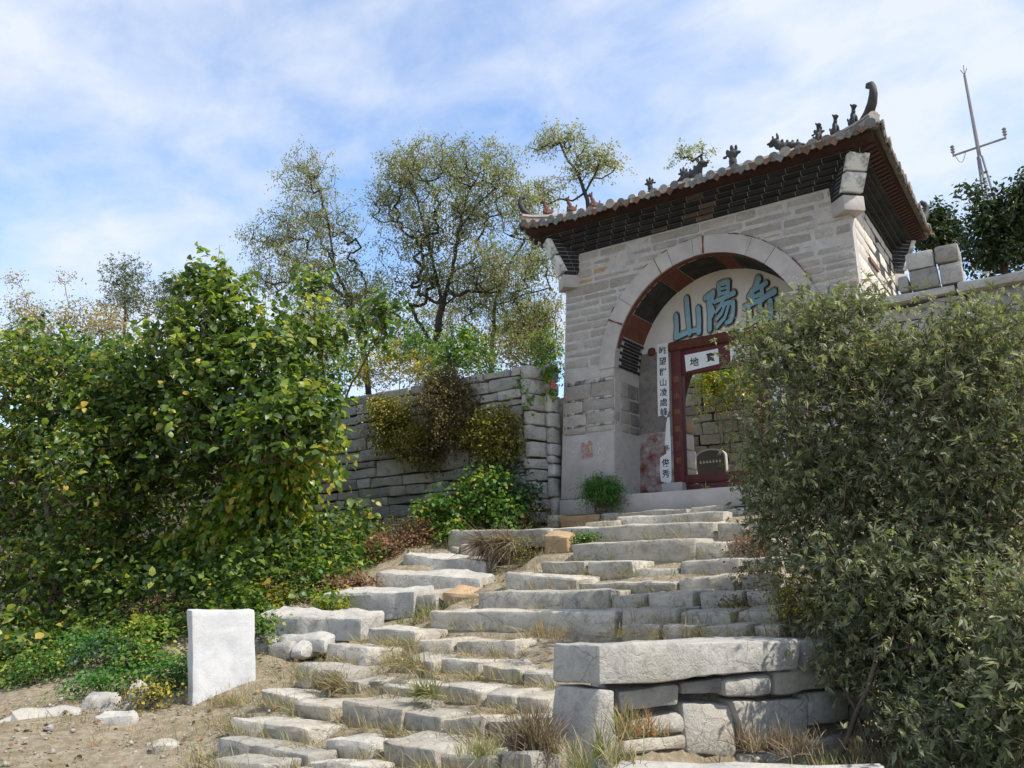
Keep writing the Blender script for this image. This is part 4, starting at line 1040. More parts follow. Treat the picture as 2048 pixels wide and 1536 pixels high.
rw = thing('retaining_wall', (0.2, 13.3, 2.2), 'grey stone wall with low battlements right of the gatehouse, behind shrubs', 'wall')
course_wall(rw, -2.22, 4.4, 13.15, 0.42, 2.0, 5.24, 33, MT['wall'], 0.24, 0.36)
mb = MB(); mb.box((-2.2, 13.5, 1.5), (4.5, 13.85, 5.0)); mb.build('rubble_core', MT['grime'], rw)
x = -2.24
for w in (1.35, 1.15, 1.3, 1.1, 1.4):
    rock('coping_slab', boxc(x, x + w - 0.02, 13.02, 13.62, 5.25, 5.40), MT['wall'], rw, 0.03, 0.012, 0.2, 9); x += w
for (a, b, z0, z1) in ((-1.50, -1.12, 5.41, 5.72), (-1.10, -0.78, 5.41, 5.74), (-1.52, -1.14, 5.73, 6.0), (-1.12, -0.80, 5.75, 6.02), (-1.66, -1.52, 5.41, 5.66), (0.0, 0.42, 5.41, 5.7), (0.43, 0.8, 5.41, 5.68), (0.02, 0.76, 5.71, 5.95), (1.9, 2.6, 5.41, 5.9)):
    rock('merlon_stone', boxc(a, b - 0.015, 13.06 + rr_.uniform(-.03, .03), 13.5, z0, z1 - 0.012), MT['wall'] if rr_.random() < 0.6 else MT['white'], rw, 0.03, 0.012, 0.14, 7)

iw = thing('court_wall', (-6, 23.4, 2.8), 'coarse block wall across the court, seen through the doorway', 'wall')
course_wall(iw, -9.4, -3.6, 23.3, 0.4, 2.7, 7.3, 55, MT['court'], 0.26, 0.38, 0.4, 0.8, 0.02)
mb = MB(); mb.box((-9.4, 23.62, 2.5), (-3.6, 23.9, 7.1)); mb.build('rubble_core', MT['grime'], iw)

# inscribed stele in the court
def stele_mat():
    m, ns, ls, b = new_mat('inscribed_slate')
    tc = ns.new('ShaderNodeTexCoord'); sp = ns.new('ShaderNodeSeparateXYZ'); ls.new(tc.outputs['Object'], sp.inputs[0])
    cmb = ns.new('ShaderNodeCombineXYZ'); ls.new(sp.outputs['X'], cmb.inputs[0]); ls.new(sp.outputs['Z'], cmb.inputs[1])
    br = ns.new('ShaderNodeTexBrick'); ls.new(cmb.outputs[0], br.inputs['Vector'])
    br.inputs['Scale'].default_value = 1.0; br.inputs['Brick Width'].default_value = 0.026; br.inputs['Row Height'].default_value = 0.034
    br.inputs['Mortar Size'].default_value = 0.009; br.inputs['Color1'].default_value = (1, 1, 1, 1); br.inputs['Color2'].default_value = (0.3, 0.3, 0.3, 1); br.inputs['Mortar'].default_value = (0, 0, 0, 1)
    n = noise(ns, ls, tc.outputs['Object'], 60, 3)
    c = mixc(ns, ls, n.outputs['Fac'], (0.015, 0.016, 0.018), (0.05, 0.05, 0.05))
    f = ns.new('ShaderNodeMath'); f.operation = 'MULTIPLY'; ls.new(br.outputs['Color'], f.inputs[0]); f.inputs[1].default_value = 0.5
    c = mixc(ns, ls, f.outputs[0], c, (0.20, 0.20, 0.20)); ls.new(c, b.inputs['Base Color']); b.inputs['Roughness'].default_value = 0.6
    return m
sp_ = onY(1424, 960, 21.0)
stele = thing('stele', (sp_[0], 21.0, 2.85), 'dark round-topped stone tablet with rows of writing beyond the doorway', 'stele')
def arch_plate(name, w, z0, z1, y0, y1, mat, parent, cx):
    mb = MB(); pr = [(-w, z0), (w, z0)] + [(w * math.cos(a), z1 + 0.5 * w * math.sin(a)) for a in np.linspace(0, math.pi, 13)]
    n = len(pr); mb.add([(cx + x, y0, z) for x, z in pr] + [(cx + x, y1, z) for x, z in pr], [tuple(range(n)), tuple(range(2 * n - 1, n - 1, -1))] + [(i, (i + 1) % n, n + (i + 1) % n, n + i) for i in range(n)])
    return mb.build(name, mat, parent)
arch_plate('tablet', 0.42, 2.8, 4.20, 21.0, 21.16, MT['dressed'], stele, sp_[0])
arch_plate('inscription', 0.385, 2.86, 4.17, 20.985, 21.0, stele_mat(), stele, sp_[0])
for k in range(7):
    mb = MB(); x_ = sp_[0] - 0.27 + k * 0.09
    mb.box((x_ - 0.032, 20.978, 4.03), (x_ + 0.032, 20.987, 4.045)); mb.box((x_ - 0.032, 20.978, 4.06), (x_ + 0.032, 20.987, 4.072)); mb.box((x_ - 0.006, 20.976, 4.02), (x_ + 0.006, 20.987, 4.10)); mb.build('title_mark', MT['graypaint'], stele)

# ------------------------------------------------------------------ stairway
stair = thing('stone_stairway', (-5.2, 9, 0.2), 'long flight of worn limestone steps climbing to the gatehouse', 'stairway')
# (step index, left px, left py, right px, right py, bottom py)
SL = [
 (-1, 418, 1518, 522, 1530, 1550), (-1, 530, 1545, 640, 1560, 1580), (-1, 660, 1570, 800, 1590, 1620), (-1, 810, 1590, 960, 1600, 1640), (-1, 965, 1605, 1090, 1612, 1650),
 (0, 428, 1477, 623, 1506, 1535), (0, 622, 1524, 736, 1534, 1570), (0, 742, 1545, 860, 1560, 1600), (0, 866, 1562, 1080, 1575, 1610),
 (1, 456, 1436, 521, 1447, 1468), (1, 523, 1447, 623, 1458, 1484), (1, 649, 1477, 749, 1492, 1520), (1, 762, 1477, 875, 1499, 1536), (1, 879, 1506, 993, 1510, 1548), (1, 996, 1510, 1070, 1507, 1550),
 (2, 524, 1377, 592, 1398, 1416), (2, 592, 1401, 667, 1410, 1442), (2, 688, 1399, 803, 1417, 1458), (2, 805, 1421, 885, 1434, 1479), (2, 887, 1436, 967, 1437, 1477), (2, 970, 1436, 1085, 1442, 1480),
 (3, 591, 1329, 625, 1335, 1362), (3, 627, 1338, 686, 1340, 1356), (3, 665, 1356, 723, 1362, 1386), (3, 764, 1365, 827, 1373, 1398), (3, 858, 1367, 967, 1382, 1406), (3, 969, 1385, 1030, 1388, 1426), (3, 1032, 1390, 1100, 1398, 1432),
 (4, 650, 1287, 732, 1299, 1328), (4, 784, 1311, 845, 1319, 1338), (4, 846, 1320, 869, 1323, 1345), (4, 871, 1319, 959, 1321, 1354), (4, 961, 1328, 1044, 1340, 1364), (4, 1046, 1341, 1110, 1345, 1377),
 (5, 732, 1254, 832, 1262, 1290), (5, 819, 1280, 902, 1279, 1310), (5, 905, 1282, 1030, 1281, 1315),
 (6, 858, 1222, 1229, 1225, 1264), (5.5, 1238, 1250, 1320, 1248, 1276), (5.5, 1325, 1254, 1394, 1253, 1276), (5.5, 1397, 1251, 1494, 1250, 1276), (5.5, 1500, 1250, 1560, 1249, 1276),
 (7, 951, 1184, 1215, 1183, 1222), (6, 1240, 1220, 1352, 1220, 1248), (6, 1357, 1224, 1463, 1222, 1248), (6, 1468, 1222, 1560, 1218, 1248),
 (8, 1009, 1146, 1155, 1157, 1181), (7, 1217, 1193, 1290, 1190, 1220), (7, 1292, 1190, 1386, 1184, 1220), (7, 1397, 1186, 1486, 1182, 1222), (7, 1490, 1184, 1560, 1180, 1222),
 (9, 1083, 1125, 1172, 1123, 1148), (8, 1157, 1166, 1354, 1165, 1185), (8, 1356, 1158, 1468, 1149, 1185), (8, 1476, 1148, 1560, 1146, 1185),
 (10, 1142, 1088, 1389, 1077, 1122), (9, 1174, 1125, 1268, 1122, 1153), (9, 1260, 1139, 1356, 1137, 1155), (9, 1357, 1123, 1478, 1117, 1153), (9, 1482, 1118, 1560, 1114, 1153),
 (11, 894, 1060, 1103, 1057, 1090), (11, 1105, 1057, 1428, 1042, 1082), (10, 1376, 1086, 1452, 1083, 1112), (10, 1455, 1086, 1560, 1080, 1112),
 (11.6, 1166, 1046, 1228, 1040, 1057), (12, 1229, 1034, 1448, 1022, 1052), (11, 1431, 1047, 1492, 1044, 1082), (11, 1495, 1046, 1560, 1040, 1080), 
 (13, 1092, 1031, 1115, 1031, 1048), (13, 1116, 1030, 1198, 1026, 1048), (13, 1200, 1027, 1376, 1016, 1042), (13, 1378, 1014, 1448, 1010, 1036), (13, 1450, 1019, 1540, 1012, 1046),
]
rs2 = random.Random(5)
for (i, xa, ya, xb, yb, ybot) in SL:
    Y = float(np.interp(i + 1, range(len(STEP_Y)), STEP_Y)) + rs2.uniform(-0.05, 0.05)
    a = onY(xa, ya, Y); b = onY(xb, yb, Y)
    zb = onY((xa + xb) / 2, ybot, Y)[2] - 0.06
    dep = float(np.interp(i + 2, range(len(STEP_Y)), STEP_Y)) - Y + rs2.uniform(0.06, 0.16)
    x0, x1 = a[0] + 0.008, b[0] - 0.008
    s0, s1 = rs2.uniform(-0.05, 0.05), rs2.uniform(-0.05, 0.05)
    C = [(x0 + 0.01, Y - s0 * 0.3, zb), (x1 - 0.01, Y - s1 * .3, zb), (x1, Y + dep, zb), (x0, Y + dep, zb), (x0, Y + s0, a[2]), (x1, Y + s1, b[2]), (x1, Y + dep, b[2] - (0.045 if i < 6 else 0.0)), (x0, Y + dep, a[2] - (0.045 if i < 6 else 0.0))]
    rust = (i == 13 and xa == 1116)
    rock('step_stone', C, MT['rust'] if rust else MT['step'], stair, 0.028, 0.019 if i < 6 else 0.013, 0.06, 24, 6.5)

# ragged wall stones along the left edge of the flight
lk = thing('stair_side_wall', (-7.6, 8.5, 0.6), 'row of pale rough boulders edging the left side of the steps', 'stone edging')
SK = [  # px left, py left, px right, py right, py bottom, Y, turn, material
 (806, 1110, 948, 1124, 1152, 10.6, 0.35, 'white'), (752, 1145, 926, 1158, 1182, 9.7, 0.45, 'white'), (646, 1188, 805, 1184, 1236, 8.6, 0.3, 'white'), (806, 1187, 868, 1190, 1216, 8.9, 0.1, 'step'),
 (512, 1230, 692, 1240, 1278, 7.3, 0.3, 'white'), (508, 1279, 536, 1281, 1312, 7.1, 0.1, 'wall'), (537, 1288, 574, 1290, 1312, 7.05, 0.2, 'white'), (562, 1276, 640, 1280, 1296, 7.2, 0.2, 'white'), (580, 1296, 600, 1298, 1306, 7.05, 0.1, 'white'),
 (918, 1088, 992, 1090, 1120, 11.3, 0.2, 'step'), (896, 1092, 916, 1093, 1120, 11.35, 0.0, 'wall'), (1087, 1070, 1133, 1072, 1102, 11.0, 0.25, 'rust'), (885, 1186, 950, 1192, 1212, 9.0, 0.3, 'rust')]
for (xa, ya, xb, yb, ybot, Y, turn, mt) in SK:
    a = onY(xa, ya, Y); b = onY(xb, yb, Y); zb = onY((xa + xb) / 2, ybot, Y)[2] - 0.05
    L = b[0] - a[0]; dep = 0.55; dyb = math.tan(turn) * L * 0.5
    C = [(a[0], a[1] - 0.0, zb), (b[0], b[1] + dyb, zb), (b[0] - 0.1, b[1] + dyb + dep, zb), (a[0] - 0.1, a[1] + dep, zb), (a[0], a[1], a[2]), (b[0], b[1] + dyb, b[2]), (b[0] - 0.1, b[1] + dyb + dep, b[2] + 0.06), (a[0] - 0.1, a[1] + dep, a[2] + 0.06)]
    rock('edging_stone', C, MT[mt], lk, 0.035, 0.026, 0.065, 22, 7.5)

# ------------------------------------------------------------------ parapet at the right foot of the steps
pw = thing('parapet_wall', (-2.5, 6.2, 0.0), 'pale stone parapet with a long chiselled capping block on an upright pier stone', 'wall')
PN3 = np.array([PN[0], PN[1], 0.0]); PD3 = np.array([PD[0], PD[1], 0.0]); PP = np.array([P0[0], P0[1], 0.0])
def onW(px, py, off=0.0): return onPlane(px, py, PP + PN3 * off, PN3)
def wall_block(name, pts, off, depth, mat, rad=0.02, rough=0.01, seg=0.08, endturn=0.0, fq=7.0):
    """pts: four pixels of the outer face (bottom left, bottom right, top right, top left)"""
    q = [onW(*p, off) for p in pts]
    back = -PN3 * depth
    ends = np.array([-PN3[1], PN3[0], 0]) * 0
    C = [q[0], q[1], q[1] + back, q[0] + back, q[3], q[2], q[2] + back, q[3] + back]
    # square the near end to the flight of steps
    if endturn:
        for k in (3, 7): C[k] = np.array([C[k][0] - 0.02, C[0 if k == 3 else 4][1] + endturn, C[k][2]])
    return rock(name, C, mat, pw, rad, rough, seg, 22, fq)
wall_block('capping_block', [(1200, 1371), (1600, 1341), (1600, 1281), (1199, 1290)], 0.02, 0.46, MT['white'], 0.02, 0.011, 0.075, 0.02, 11.0)
wall_block('pier_stone', [(1178, 1560), (1233, 1560), (1230, 1381), (1200, 1377)], 0.0, 0.44, MT['white'], 0.02, 0.008, 0.08, 0.02, 9.0)
for pts, off, mt in (
    ([(1240, 1430), (1358, 1412), (1361, 1368), (1236, 1382)], -0.10, 'white'), ([(1250, 1478), (1372, 1460), (1370, 1428), (1262, 1440)], -0.14, 'white'), ([(1240, 1512), (1385, 1502), (1385, 1466), (1250, 1484)], -0.12, 'step'),
    ([(1363, 1396), (1446, 1388), (1446, 1356), (1364, 1364)], -0.08, 'wall'), ([(1376, 1508), (1470, 1508), (1464, 1410), (1364, 1405)], -0.11, 'white'), ([(1452, 1392), (1540, 1386), (1542, 1350), (1450, 1360)], -0.04, 'white'),
    ([(1496, 1492), (1617, 1476), (1617, 1398), (1466, 1402)], -0.04, 'white'), ([(1618, 1452), (1700, 1440), (1700, 1380), (1619, 1390)], -0.05, 'wall'), ([(1620, 1528), (1760, 1506), (1760, 1456), (1620, 1482)], -0.02, 'wall'),
    ([(1762, 1512), (1900, 1486), (1900, 1440), (1762, 1456)], -0.04, 'wall'), ([(1702, 1448), (1840, 1430), (1840, 1370), (1702, 1382)], -0.06, 'wall'), ([(1550, 1390), (1700, 1376), (1700, 1334), (1548, 1346)], -0.08, 'step'), ([(1700, 1374), (1860, 1360), (1860, 1310), (1700, 1326)], -0.06, 'wall'),
    ([(1610, 1346), (1780, 1330), (1780, 1280), (1608, 1284)], -0.02, 'wall'), ([(1800, 1560), (1960, 1530), (1960, 1490), (1800, 1516)], -0.02, 'wall'), ([(1620, 1600), (1798, 1575), (1798, 1518), (1620, 1534)], -0.02, 'wall'), ([(1484, 1560), (1616, 1560), (1616, 1500), (1480, 1512)], -0.06, 'wall')):
    wall_block('parapet_stone', pts, off, 0.42, MT[mt], 0.03, 0.014, 0.09)
core = [onW(1210, 1540, -0.30), onW(1980, 1540, -0.30), onW(1980, 1300, -0.30), onW(1215, 1370, -0.30)]
mb = MB(); b_ = -PN3 * 0.25
mb.hexa([core[0], core[1], core[1] + b_, core[0] + b_, core[3], core[2], core[2] + b_, core[3] + b_]); mb.build('rubble_core', MT['grime'], pw)
la, lb = onZ(1240, 1511, 0.34), onZ(1640, 1530, 0.24)
rock('ledge_slab', [(la[0], la[1], 0.15), (la[0] + 0.05, la[1] - 0.75, 0.1), (lb[0] + 0.5, lb[1] - 0.65, 0.0), (lb[0] + 0.35, lb[1] + 0.25, 0.05), (la[0], la[1], 0.33), (la[0] + 0.02, la[1] - 0.7, 0.27), (lb[0] + 0.45, lb[1] - 0.6, 0.16), (lb[0] + 0.35, lb[1] + 0.25, 0.24)], MT['white'], pw, 0.035, 0.012, 0.09, 18)

# ------------------------------------------------------------------ leaning white slab
B1, B2 = onZ(409, 1397, 0.20), onZ(512, 1384, 0.20)
fd = (B2 - B1) / np.linalg.norm(B2 - B1); nrm = np.array([fd[1], -fd[0], 0])
def slab_pt(px, py, off=0.0, lean=0.10):
    n = nrm + np.array([0, 0, lean]); n = n / np.linalg.norm(n)
    return onPlane(px, py, B1 - nrm * off, n)
q = [slab_pt(385, 1426), slab_pt(513, 1414), slab_pt(509, 1220), slab_pt(384, 1221)]
bk_ = -nrm * 0.17
sl = rock('leaning_slab', [q[0], q[1], q[1] + bk_, q[0] + bk_, q[3], q[2], q[2] + bk_, q[3] + bk_], MT['slab'], None, 0.016, 0.0075, 0.05, 22, 11.0)
tag(sl, 'smooth white stone slab standing upright beside the foot of the steps', 'stone slab')

# loose stones at lower left
LOOSE = [
 (290, 1302, 362, 1296, 1335, 0.46, 'white', 'chunky white boulder just left of the upright slab'),
 (155, 1388, 232, 1386, 1422, 0.30, 'wall', 'squarish grey stone among weeds, far left of the slab'),
 (240, 1404, 272, 1402, 1422, 0.20, 'white', 'small pale stone between the weeds left of the slab'),
 (258, 1372, 292, 1370, 1392, 0.34, 'wall', 'fist-like round grey stone among green weeds by the slab'),
 (32, 1432, 165, 1416, 1456, 0.17, 'white', 'long flat pale stone bedded in the earth at far left'),
 (180, 1426, 270, 1422, 1452, 0.19, 'white', 'flat pale stone bedded in the earth below the weeds'),
 (-30, 1442, 36, 1436, 1470, 0.14, 'wall', 'grey bedded stone cut by the left picture edge'),
 (-20, 1482, 92, 1478, 1512, 0.065, 'white', 'low rounded white rock in the bare earth at lower left'),
 (298, 1484, 368, 1478, 1506, 0.115, 'step', 'wedge-shaped stone in the earth left of the lowest steps'),
 (590, 1562, 640, 1562, 1575, 0.0, 'step', 'small grey stone in front of the lowest step'),
 (150, 1500, 210, 1496, 1510, 0.03, 'white', 'thin chalky flake lying in the bare earth'),
]
for (xa, ya, xb, yb, ybot, zt, mt, lab) in LOOSE:
    a, b = onZ(xa, ya, zt), onZ(xb, yb, zt); h = max(0.05, (ybot - (ya + yb) / 2) * np.linalg.norm(a - EYE) / F)
    dv = b - a; L = np.linalg.norm(dv[:2]); nb = np.array([-dv[1], dv[0], 0]) / L; dep = nb * L * 0.5
    zb = zt - h - 0.08
    C = [(a[0], a[1], zb), (b[0], b[1], zb), tuple((b + dep)[:2]) + (zb,), tuple((a + dep)[:2]) + (zb,), (a[0], a[1], zt - 0.02), (b[0], b[1], zt - 0.03), tuple((b + dep)[:2]) + (zt,), tuple((a + dep)[:2]) + (zt + 0.02,)]
    o = rock('loose_stone', C, MT[mt], None, 0.07, 0.03, 0.06, 14, 8.0)
    tag(o, lab, 'stone', 'loose stones left of the steps')

# ------------------------------------------------------------------ radio mast far behind
mY = 40.0
mt_, mc, mb0 = onY(1929, 150, mY), onY(1957, 300, mY), onY(1990, 560, mY)
mast = thing('radio_mast', (mb0[0], mY, mb0[2] - 4), 'thin steel mast with a crossarm behind the gatehouse', 'mast')
mb = MB(); mb.tube([mc + [0, 0, -0.3], mt_], [0.085, 0.055], 8); mb.build('pole', MT['steel'], mast)
mb = MB()
for dx in (-0.13, 0.02, 0.13): mb.tube([mt_, mt_ + [dx, 0, 0.5 if abs(dx) < 0.1 else 0.3]], 0.018, 5)
mb.build('lightning_rod', MT['steel'], mast)
foot = np.array([mc[0] + 0.35, mY, mb0[2] - 4])
for k in range(3):
    a = 2 * math.pi * k / 3 + 0.4
    mb = MB(); mb.tube([foot + [0.75 * math.cos(a), 0.75 * math.sin(a), 0], mc + [0.10 * math.cos(a), 0.10 * math.sin(a), -0.3]], 0.05, 6); mb.build('leg', MT['steel'], mast)
Hm = mc[2] - foot[2]
for j in range(1, 9):
    f = j / 9.0; mb = MB(); R_ = 0.75 + (0.10 - 0.75) * f; c = foot + (mc - foot) * f
    P3 = [c + [R_ * math.cos(2 * math.pi * k / 3 + .4), R_ * math.sin(2 * math.pi * k / 3 + .4), 0] for k in range(3)]
    for k in range(3): mb.tube([P3[k], P3[(k + 1) % 3]], 0.028, 5)
    mb.build('brace', MT['steel'], mast)
ca, cb2 = onY(1907, 311, mY), onY(2011, 276, mY)
mb = MB(); mb.tube([ca, cb2], 0.05, 6); mb.build('crossarm', MT['steel'], mast)
for p in (ca, cb2):
    mb = MB(); mb.tube([p + [0, 0, -0.05], p + [0, 0, 0.5]], 0.045, 6)
    for zz in (0.15, 0.28, 0.41): mb.tube([p + [0, 0, zz], p + [0, 0, zz + 0.05]], 0.09, 8)
    mb.build('insulator', MT['steel'], mast)
mb = MB(); c0 = ca + [0.05, 0, 0]; c1 = ca + (cb2 - ca) * 0.24
mb.tube([c0 + (c1 - c0) * t + np.array([0, 0, -0.45 * math.sin(math.pi * t)]) for t in np.linspace(0, 1, 9)], 0.014, 4); mb.build('cable', MT['steel'], mast)

# ------------------------------------------------------------------ vegetation
LEAF = {
 # name: (verts x=side, y=along, z=up ; triangles)
 'broad': (np.array([(0, 0, 0), (0, .5, .05), (0, 1, -.16), (-.36, .28, .10), (-.30, .66, .04), (.36, .28, .10), (.30, .66, .04)]), np.array([(0, 5, 1), (5, 6, 1), (6, 2, 1), (0, 1, 3), (3, 1, 4), (4, 1, 2)])),
 'lance': (np.array([(0, 0, 0), (.15, .42, .035), (0, 1, -.08), (-.15, .42, .035), (0, .45, 0)]), np.array([(0, 1, 4), (1, 2, 4), (4, 2, 3), (0, 4, 3)])),
 'oval': (np.array([(0, 0, 0), (.26, .5, .04), (0, 1, -.05), (-.26, .5, .04)]), np.array([(0, 1, 2), (0, 2, 3)])),
 'blade': (np.array([(-.018, 0, 0), (.018, 0, 0), (.014, .45, .03), (-.014, .45, .03), (.007, .8, -.04), (-.007, .8, -.04), (0, 1.0, -.14)]), np.array([(0, 1, 2), (0, 2, 3), (3, 2, 4), (3, 4, 5), (5, 4, 6)])),
}
def unit(a): return a / (np.linalg.norm(a, axis=-1, keepdims=True) + 1e-9)
def leaf_mesh(kind, pos, axis, size, tint, rng, up=None, width=1.0):
    T, Fs = LEAF[kind]; N = len(pos)
    axis = unit(axis)
    ref = np.tile([0, 0, 1.0], (N, 1)) if up is None else up
    ref = ref + rng.normal(size=(N, 3)) * 0.55
    side = unit(np.cross(axis, ref)); nor = np.cross(side, axis)
    s = np.asarray(size)[:, None, None]
    V = pos[:, None, :] + s * (T[None, :, 0:1] * width * side[:, None, :] + T[None, :, 1:2] * axis[:, None, :] + T[None, :, 2:3] * nor[:, None, :])
    F2 = (Fs[None] + (np.arange(N) * len(T))[:, None, None]).reshape(-1, 3)
    return V.reshape(-1, 3), F2, np.repeat(tint, len(T))
def join(parts):
    Vs, Fs, Ts = [], [], []; b = 0
    for v, f, t in parts:
        Vs.append(v); Fs.append(f + b); Ts.append(t); b += len(v)
    return np.concatenate(Vs), np.concatenate(Fs), np.concatenate(Ts)

def ellip(px, py, rx, ry, Y, depth=None):
    """ellipsoid seen at pixel (px, py) with pixel radii rx, ry on the plane Y"""
    c = onY(px, py, Y); d = np.linalg.norm(c - EYE); k = np.dot(c - EYE, FW) / F
    return c, rx * k, ry * k, (depth if depth else (rx + ry) / 2 * k * 0.8)
VIEW_R = np.array([R0[0], R0[1], 0]); VIEW_F = np.array([-math.sin(YAW), math.cos(YAW), 0])
def fill_ellip(E, n, rng, shell=0.55):
    c, a, h, d = E
    u = unit(rng.normal(size=(n, 3))); r = rng.uniform(0, 1, n) ** shell
    u = u * r[:, None]
    return c + u[:, 0:1] * a * VIEW_R + u[:, 1:2] * d * VIEW_F + u[:, 2:3] * h * np.array([0, 0, 1.0])

def skeleton(base_lines, targets, rng, step=0.22, wob=0.05, droop=0.0):
    """grow branches from given trunk polylines out to the target points"""
    pos, par = [], []
    for ln in base_lines:
        ln = [np.array(p, float) for p in ln]
        prev = -1
        if pos:
            A = np.array(pos); k = int(np.argmin(np.linalg.norm(A - ln[0], axis=1)))
            if np.linalg.norm(A[k] - ln[0]) < 0.6: prev = k
        for a, b in zip(ln[:-1], ln[1:]):
            m = max(1, int(np.linalg.norm(b - a) / step))
            for i in range(m):
                pos.append(a + (b - a) * (i / m) + rng.normal(size=3) * wob * 0.3); par.append(prev); prev = len(pos) - 1
        pos.append(ln[-1]); par.append(prev)
    base = np.array(pos[0]); ntrunk = len(pos)
    order = np.argsort(np.linalg.norm(targets - base, axis=1))
    tips = np.zeros(len(targets), int)
    cap = len(pos) + len(targets) * 16
    buf = np.zeros((cap, 3)); buf[:len(pos)] = np.array(pos); n = len(pos)
    for ti in order:
        t = targets[ti]
        dv = buf[:n] - t; d = np.sqrt((dv ** 2).sum(1)) + np.maximum(0, dv[:, 2]) * 0.9
        k = int(np.argmin(d)); st = buf[k].copy()
        L = np.linalg.norm(t - st); m = int(np.clip(L / step, 1, 12)); prev = k
        bow = np.array([0, 0, -0.12 * L]) + rng.normal(size=3) * 0.08 * L
        for i in range(1, m + 1):
            f = i / m
            p = st + (t - st) * f + bow * math.sin(math.pi * f) + rng.normal(size=3) * wob * (f < 1)
            if n >= cap: break
            buf[n] = p; par.append(prev); prev = n; n += 1
        tips[ti] = prev
    return buf[:n], np.array(par), tips, ntrunk
def branch_mesh(pos, par, r_tip=0.006, power=0.45, rmax=0.2, sides=5):
    n = len(pos); cnt = np.zeros(n)
    child = np.zeros(n, int)
    for i in range(n):
        if par[i] >= 0: child[par[i]] += 1
    cnt[child == 0] = 1
    for i in range(n - 1, -1, -1):
        if par[i] >= 0: cnt[par[i]] += cnt[i]
    rad = np.minimum(r_tip * np.maximum(cnt, 1) ** power, rmax)
    idx = np.where(par >= 0)[0]
    a, b = pos[par[idx]], pos[idx]; ra, rb = np.minimum(rad[par[idx]], rad[idx] * 1.35), rad[idx]
    t = unit(b - a); ref = np.where(np.abs(t[:, 2:3]) < 0.9, np.array([[0, 0, 1.0]]), np.array([[1.0, 0, 0]]))
    u = unit(np.cross(t, ref)); w = np.cross(t, u)
    ang = np.arange(sides) * 2 * math.pi / sides
    ring = np.cos(ang)[None, :, None] * u[:, None, :] + np.sin(ang)[None, :, None] * w[:, None, :]
    V = np.concatenate([a[:, None, :] - t[:, None, :] * (ra * 0.25)[:, None, None] + ring * ra[:, None, None], b[:, None, :] + ring * rb[:, None, None]], 1)
    N = len(idx); o = np.arange(N)[:, None] * 2 * sides; k = np.arange(sides)[None]; k2 = (k + 1) % sides
    Fq = np.stack([o + k, o + k2, o + sides + k2, o + sides + k], -1).reshape(-1, 4)
    return V.reshape(-1, 3), Fq
def tint_rand(rng, n, lo=0.0, hi=1.0, skew=1.0): return lo + (hi - lo) * rng.uniform(0, 1, n) ** skew

def shoots(tips_pos, dirs, rng, n_leaf, length, size, kind, droop=0.25, spread=0.75, tint=(0, 1, 1.0), width=1.0, up_bias=0.35, jitter=0.04, cl_tint=0.25):
    """leafy shoots: each tip gets a short axis lined with leaves"""
    m = len(tips_pos)
    ax = unit(dirs * 0.6 + rng.normal(size=(m, 3)) * 0.7 + np.array([0, 0, up_bias]))
    L = length * rng.uniform(0.6, 1.3, m)
    f = np.tile(np.linspace(0.05, 1, n_leaf), (m, 1)) + rng.uniform(-.04, .04, (m, n_leaf))
    P = tips_pos[:, None, :] + ax[:, None, :] * (f * L[:, None])[:, :, None] - np.array([0, 0, 1.0]) * (droop * (f ** 2) * L[:, None])[:, :, None]
    P = P + rng.normal(size=P.shape) * jitter
    ph = (np.arange(n_leaf) * 2.4)[None] + rng.uniform(0, 6.28, (m, 1))
    ref = np.where(np.abs(ax[:, 2:3]) < 0.9, np.array([[0, 0, 1.0]]), np.array([[1.0, 0, 0]]))
    u = unit(np.cross(ax, ref)); w = np.cross(ax, u)
    out = np.cos(ph)[:, :, None] * u[:, None, :] + np.sin(ph)[:, :, None] * w[:, None, :]
    A = out * spread + ax[:, None, :] * 0.45 + np.array([0, 0, -droop * 1.2]) + rng.normal(size=out.shape) * 0.25
    N = m * n_leaf
    base = np.repeat(rng.uniform(-cl_tint, cl_tint, m), n_leaf)
    t = np.clip(tint_rand(rng, N, *tint) + base, 0, 1)
    return leaf_mesh(kind, P.reshape(-1, 3), A.reshape(-1, 3), size * rng.uniform(0.45, 1.3, N), t, rng, width=width)
def tip_dirs(pos, par, tips): return unit(pos[tips] - pos[np.maximum(par[tips], 0)])

def plant(name, loc, label, cat, parts_list, group=None):
    """parts_list: (part name, V, F, material, tint)"""
    t = thing(name, loc, label, cat, group)
    out = {}
    for (pn, V, Fs, mat, ti) in parts_list:
        out[pn] = mk(pn, V, Fs, mat, t, False, ti)
    return t, out

def tree(name, label, lines, ells, counts, seed, leaf, mat, bark, group=None, cat='tree', r_tip=0.006, power=0.45, rmax=0.2, step=0.22, extra=None, shell=0.55, wob=0.05, mult=1.6):
    """leaf: dict for shoots()"""
    rng = np.random.default_rng(seed)
    T = np.concatenate([fill_ellip(E, int(c * mult), rng, shell) for E, c in zip(ells, counts)])
    pos, par, tips, nt = skeleton(lines, T, rng, step, wob)
    bv, bf = branch_mesh(pos, par, r_tip, power, rmax)
    d = tip_dirs(pos, par, tips)
    parts = [shoots(pos[tips], d, rng, **leaf)]
    if extra: parts += extra(pos[tips], d, rng)
    lv, lf, lt = join(parts)
    return plant(name, lines[0][0], label, cat, [('trunk', bv, bf, bark, None), ('crown', lv, lf, mat, lt)], group)

def gz(x, y): return float(ground_z(np.array([x]), np.array([y]))[0])

